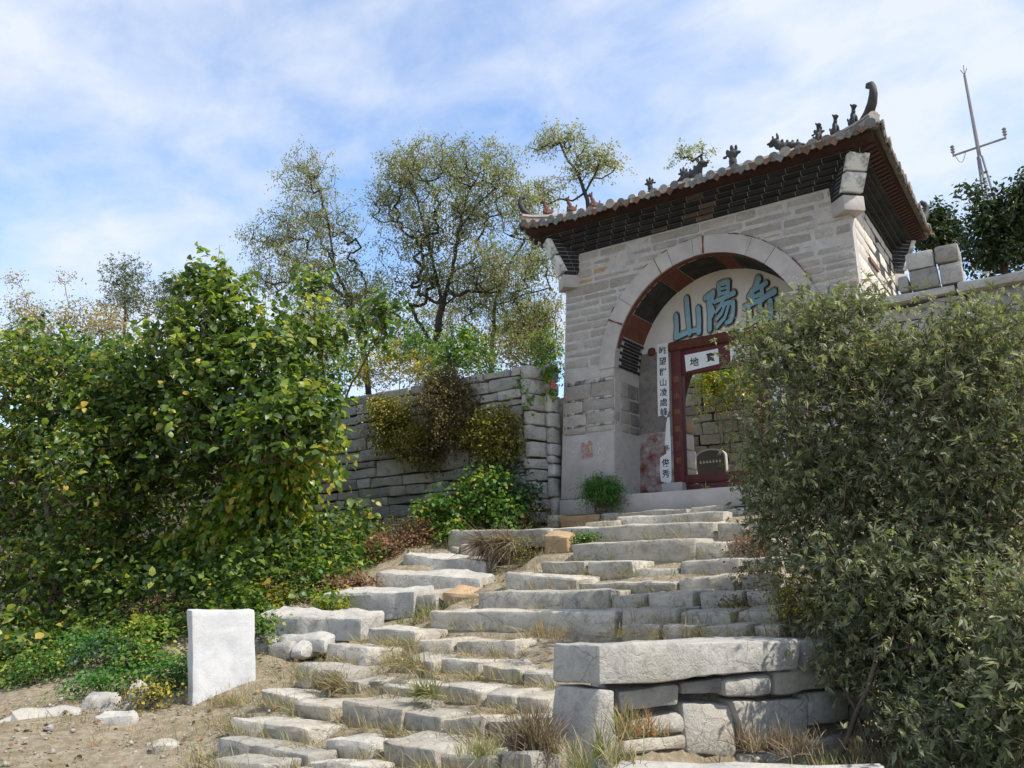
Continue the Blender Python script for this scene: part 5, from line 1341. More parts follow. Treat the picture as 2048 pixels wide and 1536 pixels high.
# ---- black locusts on the terrace behind the left wall
def pods(P, d, rng):
    m = len(P); k = rng.integers(0, m, int(m * 1.6)); p = P[k] + rng.normal(size=(len(k), 3)) * 0.16
    ax = np.tile([0, 0, -1.0], (len(k), 1)) + rng.normal(size=(len(k), 3)) * 0.18
    return [leaf_mesh('lance', p, ax, rng.uniform(0.10, 0.17, len(k)), tint_rand(rng, len(k), 0.88, 1.0), rng, width=0.8)]
LOC_LEAF = dict(n_leaf=24, length=0.45, size=0.080, kind='oval', droop=0.45, spread=0.8, tint=(0.05, 0.8, 1.0), up_bias=0.2, jitter=0.075)
GL = 'locust trees on the terrace behind the wall'
def LP(pts, Y): return [onY(x, y, Y) for x, y in pts]
tree('locust_tree', 'thin-crowned locust with two tall spires behind the yellow hanging bush', [LP([(740, 800), (725, 690), (700, 600), (672, 545), (655, 500)], 17.0), LP([(700, 600), (620, 545), (560, 530)], 17.0), LP([(672, 545), (655, 440), (640, 380)], 17.0), LP([(712, 640), (745, 560), (760, 500)], 17.0), LP([(725, 690), (690, 600), (640, 590)], 17.2)],
     [ellip(615, 350, 60, 60, 17.0), ellip(640, 440, 100, 60, 17.0), ellip(560, 480, 80, 70, 17.0), ellip(640, 540, 150, 70, 17.0), ellip(700, 600, 110, 60, 17.0), ellip(540, 560, 50, 30, 17.0)], [75, 120, 110, 170, 90, 30], 41, LOC_LEAF, MT['locust'], MT['bark'], GL, extra=pods, r_tip=0.007, rmax=0.11, step=0.2)
tree('locust_tree', 'tallest locust, broad rounded crown on a dark leaning trunk, left of the roof', [LP([(860, 790), (868, 700), (885, 610), (905, 540), (918, 460), (935, 390), (960, 345)], 17.8), LP([(885, 610), (860, 500), (842, 430), (830, 380)], 17.8), LP([(905, 545), (950, 520), (1000, 480)], 17.8), LP([(918, 460), (955, 410), (1000, 370)], 17.8), LP([(868, 700), (825, 620), (795, 555), (765, 520)], 17.8)],
     [ellip(900, 330, 120, 60, 17.8), ellip(810, 340, 60, 55, 17.8), ellip(800, 400, 75, 60, 17.8), ellip(930, 420, 100, 80, 17.8), ellip(1000, 350, 40, 60, 17.8), ellip(850, 470, 90, 60, 17.8), ellip(980, 530, 100, 60, 17.8), ellip(860, 560, 110, 50, 17.8)], [170, 80, 100, 170, 60, 110, 150, 120], 42, LOC_LEAF, MT['locust'], MT['bark'], GL, extra=pods, r_tip=0.007, rmax=0.13, step=0.2)
tree('locust_tree', 'locust close against the left end of the gatehouse roof', [LP([(978, 780), (985, 690), (992, 600), (1010, 540), (1050, 480)], 19.5), LP([(992, 610), (1050, 590), (1100, 575)], 19.5), LP([(985, 690), (930, 640)], 19.5)],
     [ellip(1050, 420, 60, 70, 19.5), ellip(1065, 520, 70, 60, 19.5), ellip(1040, 610, 90, 60, 19.5), ellip(1085, 640, 45, 60, 19.5), ellip(950, 600, 70, 50, 19.5)], [90, 110, 130, 60, 70], 43, LOC_LEAF, MT['locust'], MT['bark'], GL, extra=pods, r_tip=0.007, rmax=0.12, step=0.22)
tree('locust_tree', 'yellow-green locust crown rising behind the left roof corner', [LP([(1185, 560), (1175, 400), (1160, 355), (1130, 310)], 24.0), LP([(1170, 385), (1195, 340), (1205, 310)], 24.0), LP([(1160, 355), (1150, 300)], 24.0)],
     [ellip(1120, 280, 62, 32, 24.0), ellip(1190, 312, 55, 40, 24.0), ellip(1155, 340, 60, 26, 24.0), ellip(1085, 385, 45, 28, 24.0), ellip(1080, 290, 26, 12, 24.0), ellip(1225, 330, 20, 14, 24.0)], [48, 45, 28, 34, 10, 10], 44, dict(LOC_LEAF, size=0.10, length=0.5, tint=(0.4, 0.85, 1.0)), MT['locust'], MT['bark'], GL, extra=None, r_tip=0.010, rmax=0.12, step=0.28)
tree('locust_tree', 'wispy treetop barely showing over the roof ridge', [LP([(1405, 420), (1400, 330), (1405, 292)], 26.0)],
     [ellip(1370, 308, 32, 20, 26.0), ellip(1405, 305, 15, 14, 26.0)], [14, 6], 45, dict(LOC_LEAF, size=0.10), MT['locust'], MT['bark'], GL, r_tip=0.012, rmax=0.06, step=0.25)
for i, (px, Y, ells, lab) in enumerate((
    (905, 21.5, [(880, 640, 90, 60), (860, 700, 90, 60)], 'shorter locust in shade beneath the tallest one'),
    (1080, 22.0, [(1075, 690, 60, 50), (1040, 660, 60, 40)], 'small bare-stemmed locust just left of the gatehouse wall'),
    (640, 20.5, [(640, 630, 110, 60), (600, 680, 90, 50)], 'low bushy locust filling the gap above the mulberry'))):
    b0 = onY(px, 790, Y)
    tree('locust_tree', lab, [[(b0[0], Y, 4.8), onY(px + 5, 700, Y), onY(px - 8, 620, Y)], [onY(px + 5, 700, Y), onY(px - 45, 640, Y)], [onY(px + 5, 720, Y), onY(px + 40, 650, Y)]],
         [ellip(*e, Y) for e in ells], [110, 100], 60 + i, LOC_LEAF, MT['locust'], MT['bark'], GL, extra=pods, r_tip=0.007, rmax=0.08, step=0.24)

# ---- mulberry thicket at the left
MUL = dict(n_leaf=11, length=0.55, size=0.148, kind='broad', droop=0.35, spread=0.8, tint=(0.0, 0.80, 1.1), up_bias=0.75, jitter=0.03, width=0.9, cl_tint=0.26)
GM = 'mulberry trees left of the steps'
def mul_base(px, py, Y):
    p = onY(px, py, Y); return (p[0], Y, gz(p[0], Y) - 0.1)
YA = 8.6
tA, pA = tree('mulberry_tree', 'tall leafy mulberry with upright shoots against the sky', [[mul_base(205, 1310, YA)] + LP([(205, 1200), (238, 1080), (262, 960), (240, 850), (215, 780)], YA), LP([(262, 960), (300, 900), (360, 800), (400, 700), (430, 600)], YA), LP([(250, 1020), (330, 930), (450, 880), (560, 860)], YA), LP([(205, 1200), (150, 1100), (90, 1000)], YA)],
     [ellip(430, 590, 60, 70, YA), ellip(440, 690, 150, 90, YA), ellip(330, 760, 170, 90, YA), ellip(480, 820, 170, 110, YA), ellip(330, 890, 200, 100, YA), ellip(580, 860, 95, 75, YA - 0.3), ellip(540, 710, 55, 45, YA)], [45, 150, 170, 210, 220, 110, 25], 71, MUL, MT['mulberry'], MT['bark2'], GM, r_tip=0.006, rmax=0.065, step=0.16, shell=0.45)
YB_ = 7.6
tB, pB = tree('mulberry_tree', 'dense mulberry at the left picture edge with reddish dead sprays', [[mul_base(95, 1330, YB_)] + LP([(100, 1230), (120, 1130), (90, 1000), (70, 880)], YB_), LP([(120, 1130), (180, 1000), (220, 900)], YB_), LP([(100, 1230), (40, 1100), (-40, 1000)], YB_)],
     [ellip(90, 760, 150, 110, YB_), ellip(70, 900, 170, 120, YB_), ellip(190, 960, 110, 110, YB_), ellip(30, 1060, 130, 110, YB_), ellip(220, 820, 80, 80, YB_ + .4), ellip(150, 1130, 130, 70, YB_), ellip(30, 1200, 90, 70, YB_), ellip(250, 1060, 90, 80, YB_ + .5)], [190, 230, 130, 150, 80, 90, 50, 60], 72, dict(MUL, size=0.125, tint=(0.0, 0.88, 1.1)), MT['mulberry'], MT['bark2'], GM, r_tip=0.006, rmax=0.06, step=0.16, shell=0.45)
YC = 9.2
tC, pC = tree('mulberry_tree', 'mulberry with drooping yellowing leaves in front of the retaining wall', [[mul_base(375, 1230, YC)] + LP([(372, 1130), (385, 1050), (420, 980), (470, 930)], YC), LP([(385, 1050), (470, 1010), (540, 1000)], YC), LP([(372, 1130), (330, 1060), (300, 1000)], YC)],
     [ellip(530, 1000, 90, 90, YC), ellip(450, 1080, 110, 80, YC), ellip(560, 930, 80, 60, YC), ellip(530, 1090, 60, 60, YC), ellip(360, 1120, 70, 70, YC), ellip(630, 880, 45, 50, YC)], [130, 120, 70, 50, 60, 40], 73, dict(MUL, droop=0.8, tint=(0.0, 0.95, 1.1), up_bias=0.1), MT['mulyellow'], MT['bark2'], GM, r_tip=0.006, rmax=0.05, step=0.16)
YD_ = 10.4
tree('mulberry_tree', 'mulberry shoots reaching over the wall below the locusts', [[mul_base(560, 1090, YD_)] + LP([(580, 1000), (610, 880), (650, 760), (640, 650)], YD_), LP([(610, 880), (690, 800), (740, 700)], YD_)],
     [ellip(620, 580, 30, 50, YD_), ellip(620, 680, 70, 60, YD_), ellip(740, 670, 50, 50, YD_), ellip(600, 790, 70, 60, YD_), ellip(775, 620, 22, 25, YD_)], [18, 40, 18, 40, 8], 74, dict(MUL, size=0.14), MT['mulberry'], MT['bark2'], GM, r_tip=0.006, rmax=0.05, step=0.16)
for i, (px, py, Y, ells, lab) in enumerate((
    (40, 1150, 10.5, [(40, 850, 150, 120), (60, 1000, 160, 120), (20, 720, 100, 70)], 'shaded mulberry behind the one at the left edge'),
    (330, 1130, 11.0, [(300, 820, 140, 110), (330, 980, 160, 120), (470, 950, 120, 110)], 'shaded mulberry deep in the middle of the thicket'),
    (190, 1120, 9.8, [(190, 760, 110, 80), (180, 1080, 140, 90), (240, 950, 110, 100)], 'mulberry between the two trunks at left'))):
    tree('mulberry_tree', lab, [[mul_base(px, py, Y)] + LP([(px + 5, py - 120), (px - 10, py - 260)], Y)], [ellip(*e, Y) for e in ells], [100, 110, 80], 75 + i, dict(MUL, size=0.15), MT['mulberry'], MT['bark2'], GM, r_tip=0.006, rmax=0.05, step=0.18)
# separate big leaves on the topmost shoots of the tall mulberry
lt_, lf_ = LEAF['broad']
big_leaf = [raw_mesh('leaf', lt_ * np.array([0.95, 1, 1]), [tuple(f) for f in lf_], MT['mulberry'], False, np.full(7, v)) for v in (0.5, 0.68, 0.8, 0.9)]
rngL = np.random.default_rng(5)
def leafy_whip(pts, Y, crown, n, size):
    P = np.array([onY(x, y, Y) for x, y in pts]); seg = np.r_[0, np.cumsum(np.linalg.norm(np.diff(P, axis=0), axis=1))]
    mb = MB(); mb.tube(list(P), [0.009] + [0.006] * (len(P) - 2) + [0.004], 5); mb.build('shoot', MT['bark2'], crown)
    for i in range(n):
        f = seg[-1] * (i + 0.5) / n; p = np.array([np.interp(f, seg, P[:, k]) for k in range(3)])
        a = i * 2.4 + rngL.uniform(-.4, .4); dr = rngL.uniform(-0.45, 0.25)
        ax = Vector((math.cos(a), math.sin(a), dr)).normalized(); up = Vector((rngL.normal() * .25, rngL.normal() * .25, 1))
        sd = ax.cross(up).normalized(); nr = sd.cross(ax)
        m = Matrix((sd, ax, nr)).transposed()
        s = size * rngL.uniform(0.55, 1.25) * (1.0 if i < n - 3 else 0.6)
        o = bpy.data.objects.new('leaf', big_leaf[int(rngL.integers(0, 4))]); o.location = Vector((p + np.array(ax) * 0.03).tolist()); o.rotation_euler = m.to_euler(); o.scale = (s, s, s)
        link(o, crown)
for pts, n, sz in (([(425, 640), (432, 560), (440, 490)], 30, .15), ([(445, 640), (455, 560), (448, 510)], 26, .15), ([(405, 650), (398, 580), (404, 520)], 24, .15), ([(470, 650), (480, 590), (478, 550)], 22, .14), ([(352, 700), (350, 620), (345, 585)], 22, .14), ([(520, 700), (535, 640), (530, 600)], 20, .14), ([(300, 740), (290, 670), (300, 630)], 20, .14), ([(600, 640), (620, 570), (615, 525)], 20, .15), ([(560, 730), (575, 660), (570, 620)], 18, .14), ([(640, 620), (655, 560), (640, 545)], 14, .14)):
    leafy_whip(pts, YA if pts[0][0] < 560 else YA + .4, pA['crown'], n, sz)

# ---- goldenrain tree and reddish sprays at the far left, pale far trees
YG = 13.0
def podclump(P, d, rng):
    m = len(P); k = rng.integers(0, m, m * 10); p = P[k] + rng.normal(size=(len(k), 3)) * 0.12 + np.array([0, 0, 0.15])
    return [leaf_mesh('oval', p, rng.normal(size=(len(k), 3)), rng.uniform(0.05, 0.09, len(k)), tint_rand(rng, len(k), 0.55, 1.0), rng, width=1.6)]
tree('goldenrain_tree', 'tree with orange and yellow seed clusters behind the mulberries', [[(onY(150, 1000, YG)[0], YG, 1.6)] + LP([(150, 800), (140, 700), (120, 640)], YG), LP([(140, 720), (210, 650)], YG), LP([(140, 700), (60, 620), (40, 560)], YG)],
     [ellip(150, 645, 90, 38, YG), ellip(220, 665, 60, 42, YG), ellip(50, 630, 70, 45, YG), ellip(25, 560, 30, 12, YG), ellip(130, 560, 18, 14, YG)], [80, 50, 50, 6, 5], 81, dict(MUL, size=0.09, n_leaf=7, kind='oval', tint=(0.0, 0.6, 1.0)), MT['goldenrain'], MT['bark2'], None, extra=podclump, rmax=0.07)
for i, (cx_, cy_, rx, ry, Y, lab) in enumerate(((250, 560, 52, 52, 30.0, 'round grey-green tree far behind the goldenrain tree'), (345, 590, 45, 42, 31.0, 'smaller pale tree beside the round far one'), (60, 690, 60, 60, 26.0, 'dark far tree at the left picture edge'))):
    b0 = onY(cx_, 760, Y)
    tree('far_tree', lab, [[(b0[0], Y, gz(b0[0], Y)), onY(cx_, 640, Y), onY(cx_, cy_ + 10, Y)]], [ellip(cx_, cy_, rx, ry, Y), ellip(cx_ + 8, cy_ + ry * 0.9, rx * 1.2, ry * 0.8, Y)], [150, 140], 90 + i, dict(n_leaf=12, length=0.5, size=0.16, kind='oval', droop=0.1, spread=0.8, tint=(0, 1, 1), up_bias=0.8, jitter=0.08), MT['fargreen'], MT['bark2'], 'far trees at left', r_tip=0.012, rmax=0.12, step=0.4)

# ---- dark trees behind the right wall
DK = dict(n_leaf=14, length=0.5, size=0.17, kind='lance', droop=0.3, spread=0.8, tint=(0, 0.9, 1.3), up_bias=0.3, jitter=0.08, width=1.5)
for i, (ells, cnt, px, Y, lab) in enumerate((
    ([(1885, 480, 55, 40), (1870, 440, 30, 20)], [120, 40], 1885, 26.0, 'dark rounded tree just behind the gatehouse corner'),
    ([(1995, 440, 50, 50), (2048, 390, 26, 38), (1950, 388, 20, 10), (1985, 510, 70, 40)], [110, 45, 10, 90], 2010, 24.0, 'tall dark tree in front of the mast'),
    ([(2110, 430, 50, 110), (2060, 480, 60, 60)], [110, 90], 2090, 25.0, 'dark tree cut by the right picture edge'))):
    b0 = onY(px, 600, Y)
    tree('dark_tree', lab, [[(b0[0], Y, 4.9), onY(px, 540, Y), onY(px + 5, ells[0][1], Y)]] + [[onY(px, 520, Y), onY(e[0], e[1], Y)] for e in ells[1:]], [ellip(*e, Y) for e in ells], cnt, 101 + i, DK, MT['darkgreen'], MT['bark'], 'dark trees behind the right wall', r_tip=0.010, rmax=0.12, step=0.3)

# ---- chaste-tree (vitex) shrubs on the right: palmate leaves and dry panicles
def vitex_shrub(name, label, base, ells, counts, seed, nl=4, size=0.088, shell=0.5, panic=0.35):
    rng = np.random.default_rng(seed)
    T = np.concatenate([fill_ellip(E, c, rng, shell) for E, c in zip(ells, counts)])
    # loose sprays that break the outline
    for E, c in zip(list(ells), counts):
        n_ = max(6, int(c * 0.20)); u = unit(rng.normal(size=(n_, 3))); r_ = rng.uniform(1.0, 1.42, n_)[:, None]
        T = np.concatenate([T, E[0] + u[:, 0:1] * r_ * E[1] * VIEW_R + u[:, 1:2] * r_ * E[3] * VIEW_F + u[:, 2:3] * r_ * E[2] * np.array([0, 0, 1.0])])
    stems = []
    for k in range(7):
        e = ells[k % len(ells)][0]; b = np.array(base) + rng.normal(size=3) * [0.25, 0.25, 0]
        stems.append([b, b + (e - b) * 0.4 + rng.normal(size=3) * 0.15 + [0, 0, .2], b + (e - b) * 0.8 + rng.normal(size=3) * 0.15])
    pos, par, tips, nt = skeleton(stems, T, rng, 0.18, 0.03)
    bv, bf = branch_mesh(pos, par, 0.0035, 0.42, 0.035, 4)
    P = pos[tips]; d = tip_dirs(pos, par, tips); m = len(P)
    # palmate leaves: five leaflets fanned round a petiole end
    npal = m * nl
    k = np.repeat(np.arange(m), nl); c = P[k] + rng.normal(size=(npal, 3)) * 0.11
    ax = unit(d[k] * 0.4 + rng.normal(size=(npal, 3)) * 0.8 + np.array([0, 0, -0.15])); sd = unit(np.cross(ax, rng.normal(size=(npal, 3))))
    parts = []
    base_t = np.clip(tint_rand(rng, npal, 0.0, 0.82, 1.0) + np.repeat(rng.uniform(-.15, .12, m), nl), 0, 0.86)
    for j, (a, s) in enumerate(((-1.2, .6), (-.6, .85), (0, 1), (.6, .85), (1.2, .6))):
        A = ax * math.cos(a) + sd * math.sin(a) + np.array([0, 0, -.18])
        parts.append(leaf_mesh('lance', c, A, size * s * rng.uniform(0.75, 1.25, npal), base_t, rng, width=0.95))
    # panicles
    np_ = int(m * panic); kk = rng.choice(m, np_, replace=False); n = 14
    pa = unit(d[kk] + rng.normal(size=(np_, 3)) * 0.35 + np.array([0, 0, 0.25])); f = np.linspace(0.05, 0.30, n)
    pp = P[kk][:, None, :] + pa[:, None, :] * f[None, :, None] + rng.normal(size=(np_, n, 3)) * 0.014
    parts.append(leaf_mesh('oval', pp.reshape(-1, 3), rng.normal(size=(np_ * n, 3)), rng.uniform(0.018, 0.035, np_ * n), tint_rand(rng, np_ * n, 0.86, 1.0), rng))
    lv, lf, lt = join(parts)
    return plant(name, base, label, 'shrub', [('stems', bv, bf, MT['bark2'], None), ('foliage', lv, lf, MT['vitex'], lt)], 'chaste-tree shrubs right of the steps')
def gb(px, py, Y):
    p = onY(px, py, Y); return (p[0], Y, gz(p[0], Y))
vitex_shrub('vitex_shrub', 'big grey-green shrub overhanging the steps and the door', gb(1720, 1180, 8.6), [ellip(1650, 800, 150, 150, 8.6, 0.8), ellip(1600, 960, 110, 110, 8.6, 0.7), ellip(1720, 980, 150, 140, 8.6, 0.8), ellip(1640, 660, 90, 60, 8.6, 0.6), ellip(1560, 700, 60, 50, 8.6, .5), ellip(1780, 730, 110, 90, 8.6, 0.7), ellip(1560, 1080, 50, 60, 8.6, .5), ellip(1720, 1110, 130, 50, 8.5, .6), ellip(1510, 800, 40, 130, 8.7, .3), ellip(1520, 960, 40, 90, 8.7, .3), ellip(1500, 690, 40, 26, 8.7, .3), ellip(1690, 610, 80, 24, 8.6, .4)], [250, 170, 220, 80, 50, 130, 24, 110, 26, 24, 12, 26], 111, 7)
vitex_shrub('vitex_shrub', 'tall grey-green shrub filling the right picture edge', gb(1950, 1150, 8.2), [ellip(1960, 760, 130, 120, 8.2, 0.8), ellip(1900, 900, 150, 150, 8.2, 0.8), ellip(2030, 950, 110, 200, 8.2, 0.8), ellip(1950, 660, 90, 60, 8.2, .6), ellip(1900, 1060, 120, 90, 8.2, .6), ellip(1920, 1150, 120, 50, 8.0, .6)], [180, 220, 200, 80, 110, 90], 112, 7)
vitex_shrub('vitex_shrub', 'lower shrub drooping over the parapet at bottom right', gb(1820, 1420, 7.4), [ellip(1830, 1180, 160, 110, 7.6, 0.7), ellip(1800, 1300, 130, 75, 7.5, 0.55), ellip(1970, 1300, 120, 140, 7.4, 0.6), ellip(1850, 1385, 110, 55, 7.3, 0.40), ellip(1680, 1170, 80, 90, 7.8, 0.5), ellip(1960, 1440, 90, 70, 7.1, .35), ellip(1690, 1320, 50, 36, 7.4, .3)], [230, 130, 190, 70, 90, 60, 22], 113, 7)
vitex_shrub('vitex_shrub', 'shrub in the lower right picture corner', gb(2040, 1480, 6.4), [ellip(2040, 1420, 90, 120, 6.4, 0.4), ellip(2040, 1240, 70, 100, 6.6, .4), ellip(1930, 1500, 90, 50, 6.5, .35), ellip(1850, 1450, 70, 40, 6.8, .3)], [120, 80, 70, 40], 114, 6)

vitex_shrub('vitex_shrub', 'shrub on the bank below the right wall, mostly out of frame', (2.2, 10.6, gz(2.2, 10.6)), [(np.array([2.2, 10.6, 3.3]), 1.1, 1.0, 1.0), (np.array([1.2, 11.4, 3.6]), 0.9, 0.9, 0.8)], [150, 110], 115, 5)
# small-leaved yellow-green bush under the big shrub
def bushy(name, label, cat, base, ells, counts, seed, mat, leaf, stem_mat=None, group=None, r_tip=0.003, extra=None, shell=0.5, part='foliage'):
    rng = np.random.default_rng(seed)
    T = np.concatenate([fill_ellip(E, c, rng, shell) for E, c in zip(ells, counts)])
    stems = [[np.array(base, float) + rng.normal(size=3) * [0.06, 0.06, 0], np.array(base) + (e[0] - np.array(base)) * 0.7] for e in ells]
    pos, par, tips, nt = skeleton(stems, T, rng, 0.12, 0.02)
    bv, bf = branch_mesh(pos, par, r_tip, 0.42, 0.03, 4); d = tip_dirs(pos, par, tips)
    parts = [shoots(pos[tips], d, rng, **leaf)] + (extra(pos[tips], d, rng) if extra else [])
    lv, lf, lt = join(parts)
    return plant(name, base, label, cat, [('stems', bv, bf, stem_mat or MT['bark2'], None), (part, lv, lf, mat, lt)], group)
FINE = dict(n_leaf=10, length=0.14, size=0.028, kind='oval', droop=0.1, spread=0.9, tint=(0.1, 0.9, 1.0), up_bias=0.3, jitter=0.02, width=1.3)
bushy('small_bush', 'fine-leaved yellow-green bush beside the upper end of the parapet', 'bush', gb(1590, 1270, 7.6), [ellip(1600, 1215, 50, 60, 7.6, .25), ellip(1570, 1190, 30, 50, 7.6, .2)], [130, 60], 121, MT['olive'], FINE)
bushy('small_bush', 'yellow-leaved bush growing by the court wall beyond the doorway', 'bush', (onY(1440, 800, 22.2)[0], 22.2, 2.85), [ellip(1425, 780, 40, 50, 22.2, .5), ellip(1470, 760, 50, 60, 22.2, .5), ellip(1420, 735, 30, 30, 22.2, .4)], [120, 120, 50], 122, MT['mulyellow'], dict(FINE, length=0.3, size=0.10, tint=(0.3, 1, 1)))

# ---- three bushes hanging on the wall, creeper and plants at its foot
HB = dict(n_leaf=16, length=0.24, size=0.058, kind='oval', droop=0.5, spread=0.9, tint=(0.0, 0.9, 1.0), up_bias=0.1, jitter=0.04, width=1.3)
def yflowers(P, d, rng):
    m = len(P); k = rng.integers(0, m, m * 2); p = P[k] + rng.normal(size=(len(k), 3)) * 0.10
    return [leaf_mesh('oval', p, rng.normal(size=(len(k), 3)), rng.uniform(0.03, 0.055, len(k)), tint_rand(rng, len(k), 0.9, 1.0), rng, width=1.8)]
wy = 12.75
bushy('hanging_bush', 'yellowish bush hanging on the retaining wall, leftmost of the three', 'bush', onY(800, 830, 13.05), [ellip(790, 850, 55, 55, wy, .35), ellip(840, 880, 55, 40, wy, .35), ellip(765, 820, 30, 30, wy, .3)], [330, 250, 100], 131, MT['olive'], HB, group='bushes hanging on the wall', extra=yflowers)
bushy('hanging_bush', 'brown bush spilling from the wall top, middle of the three', 'bush', onY(910, 780, 13.2), [ellip(900, 800, 70, 50, wy, .4), ellip(920, 845, 60, 50, wy, .35), ellip(890, 760, 40, 30, wy + .2, .3), ellip(860, 900, 40, 30, wy, .25)], [380, 300, 120, 110], 132, MT['brownbush'], HB, group='bushes hanging on the wall')
bushy('hanging_bush', 'round olive bush with yellow flowers on the wall, nearest the gatehouse', 'bush', onY(995, 850, 13.05), [ellip(995, 865, 50, 55, wy, .35), ellip(950, 860, 30, 20, wy, .25), ellip(1000, 900, 40, 30, wy, .3)], [380, 80, 140], 133, MT['olive'], dict(HB, tint=(0.05, 0.8, 1.0)), group='bushes hanging on the wall', extra=yflowers)
CR = dict(n_leaf=8, length=0.35, size=0.085, kind='broad', droop=0.4, spread=0.9, tint=(0.1, 1.0, 1.0), up_bias=0.5, jitter=0.05, width=1.1)
bushy('creeper', 'light green creeper tangle heaped at the foot of the wall', 'creeper', (onY(930, 1060, 12.2)[0], 12.2, gz(onY(930, 1060, 12.2)[0], 12.2)), [ellip(930, 1030, 70, 55, 12.2, .5), ellip(980, 990, 60, 50, 12.3, .4), ellip(870, 1040, 50, 40, 12.0, .4), ellip(1020, 1030, 40, 30, 12.2, .3)], [260, 200, 150, 90], 134, MT['weed'], CR)
bushy('dark_shrub', 'dark blue-green plant between the creeper and the gatehouse corner', 'shrub', (onY(1050, 1040, 12.6)[0], 12.6, gz(onY(1050, 1040, 12.6)[0], 12.6)), [ellip(1050, 1000, 35, 45, 12.6, .3), ellip(1010, 940, 40, 30, 12.7, .3), ellip(960, 945, 30, 20, 12.7, .2)], [90, 60, 30], 135, MT['blueweed'], dict(CR, kind='lance', size=0.10, width=1.4))
FERN = dict(n_leaf=14, length=0.30, size=0.060, kind='lance', droop=0.35, spread=0.8, tint=(0.1, 0.9, 1.0), up_bias=0.7, jitter=0.02, width=0.8)
fb = onY(1205, 1020, 13.15)
bushy('feathery_plant', 'feathery bright green plant at the foot of the left gate pier', 'plant', (fb[0], 13.1, 2.42), [ellip(1205, 992, 36, 24, 13.1, .28), ellip(1195, 975, 24, 14, 13.1, .2), ellip(1225, 975, 12, 16, 13.1, .15)], [420, 130, 50], 136, MT['fern'], FERN)
# growth along the wall top and between the trunks
bushy('wall_top_bush', 'bright green bush on the wall top below the locust trunks', 'bush', (onY(925, 740, 14.6)[0], 14.6, 4.9), [ellip(930, 690, 45, 40, 14.6, .4), ellip(900, 720, 30, 30, 14.6, .3)], [90, 40], 137, MT['weed'], dict(CR, size=0.09))
bushy('wall_top_bush', 'straw-yellow tall weeds on the wall top above the yellowish bush', 'bush', (onY(780, 790, 14.4)[0], 14.4, 4.9), [ellip(780, 720, 40, 60, 14.4, .3), ellip(740, 750, 40, 40, 14.4, .3), ellip(830, 740, 30, 40, 14.4, .3)], [90, 60, 40], 138, MT['olive'], dict(HB, size=0.06, up_bias=1.2, tint=(0.4, 1, 1)))
bushy('wall_top_bush', 'green leafy growth on the wall behind the mulberry shoots', 'bush', (onY(700, 780, 14.8)[0], 14.8, 4.9), [ellip(690, 720, 60, 60, 14.8, .4), ellip(840, 690, 40, 40, 15.0, .4), ellip(640, 760, 70, 50, 14.8, .4)], [90, 50, 80], 139, MT['weed'], dict(CR, size=0.10))
bushy('wall_top_bush', 'thin brown twiggy thicket on the wall beside the gatehouse', 'bush', (onY(1020, 740, 15.5)[0], 15.5, 4.9), [ellip(1020, 690, 60, 50, 15.5, .5), ellip(1080, 690, 30, 60, 15.5, .4), ellip(960, 680, 40, 50, 15.5, .4)], [80, 50, 60], 140, MT['brownbush'], dict(HB, n_leaf=8))
for i, (px, py, rx, ry, Y, mt, lab) in enumerate((
    (600, 740, 70, 60, 16.5, 'weed', 'leafy bush behind the left end of the wall'), (690, 680, 70, 60, 16.0, 'locust', 'grey-green thicket between the two nearer locust trunks'), (800, 670, 60, 60, 16.6, 'weed', 'green bush beneath the tallest locust'),
    (870, 730, 50, 40, 16.2, 'locust', 'pale thicket behind the brown hanging bush'), (960, 700, 50, 50, 17.2, 'weed', 'green bush behind the wall, right of the locust trunks'), (1030, 650, 60, 60, 18.6, 'locust', 'olive thicket left of the gatehouse wall'), (1090, 700, 30, 50, 17.6, 'weed', 'green bush squeezed beside the gatehouse'), (740, 600, 60, 50, 19.0, 'locust', 'olive thicket seen between the locust crowns'))):
    b0 = onY(px, py, Y)
    bushy('terrace_bush', lab, 'bush', (b0[0], Y, 4.9), [ellip(px, py, rx, ry, Y, .7), ellip(px, py + ry * .8, rx * 1.2, ry * .7, Y, .7)], [90, 90], 170 + i, MT[mt], dict(CR, n_leaf=12, length=0.4, size=0.09, kind='oval', tint=(0.0, 0.85, 1.0)), MT['bark'], 'bushes on the terrace behind the wall')
# vine and its red flower at the end of the wall
bushy('vine', 'green vine with a red flower hanging at the wall end beside the gate', 'vine', onY(1098, 745, 13.3), [ellip(1100, 742, 20, 12, 13.25, .12), ellip(1103, 790, 9, 30, 13.3, .06), ellip(1040, 770, 14, 14, 12.95, .05), ellip(1060, 800, 10, 8, 12.95, .05)], [22, 12, 10, 5], 141, MT['weed'], dict(CR, n_leaf=5, length=0.15, size=0.09))
fl = onY(1108, 770, 13.1); mb = MB()
for k in range(5):
    a = 2 * math.pi * k / 5; c = np.array(fl)
    mb.add([c, c + [0.05 * math.cos(a - .5), -0.02, 0.05 * math.sin(a - .5)], c + [0.065 * math.cos(a), -0.03, 0.065 * math.sin(a)], c + [0.05 * math.cos(a + .5), -0.02, 0.05 * math.sin(a + .5)]], [(0, 1, 2, 3)])
mb.build('flower', MT['petal'], bpy.data.objects['vine'])

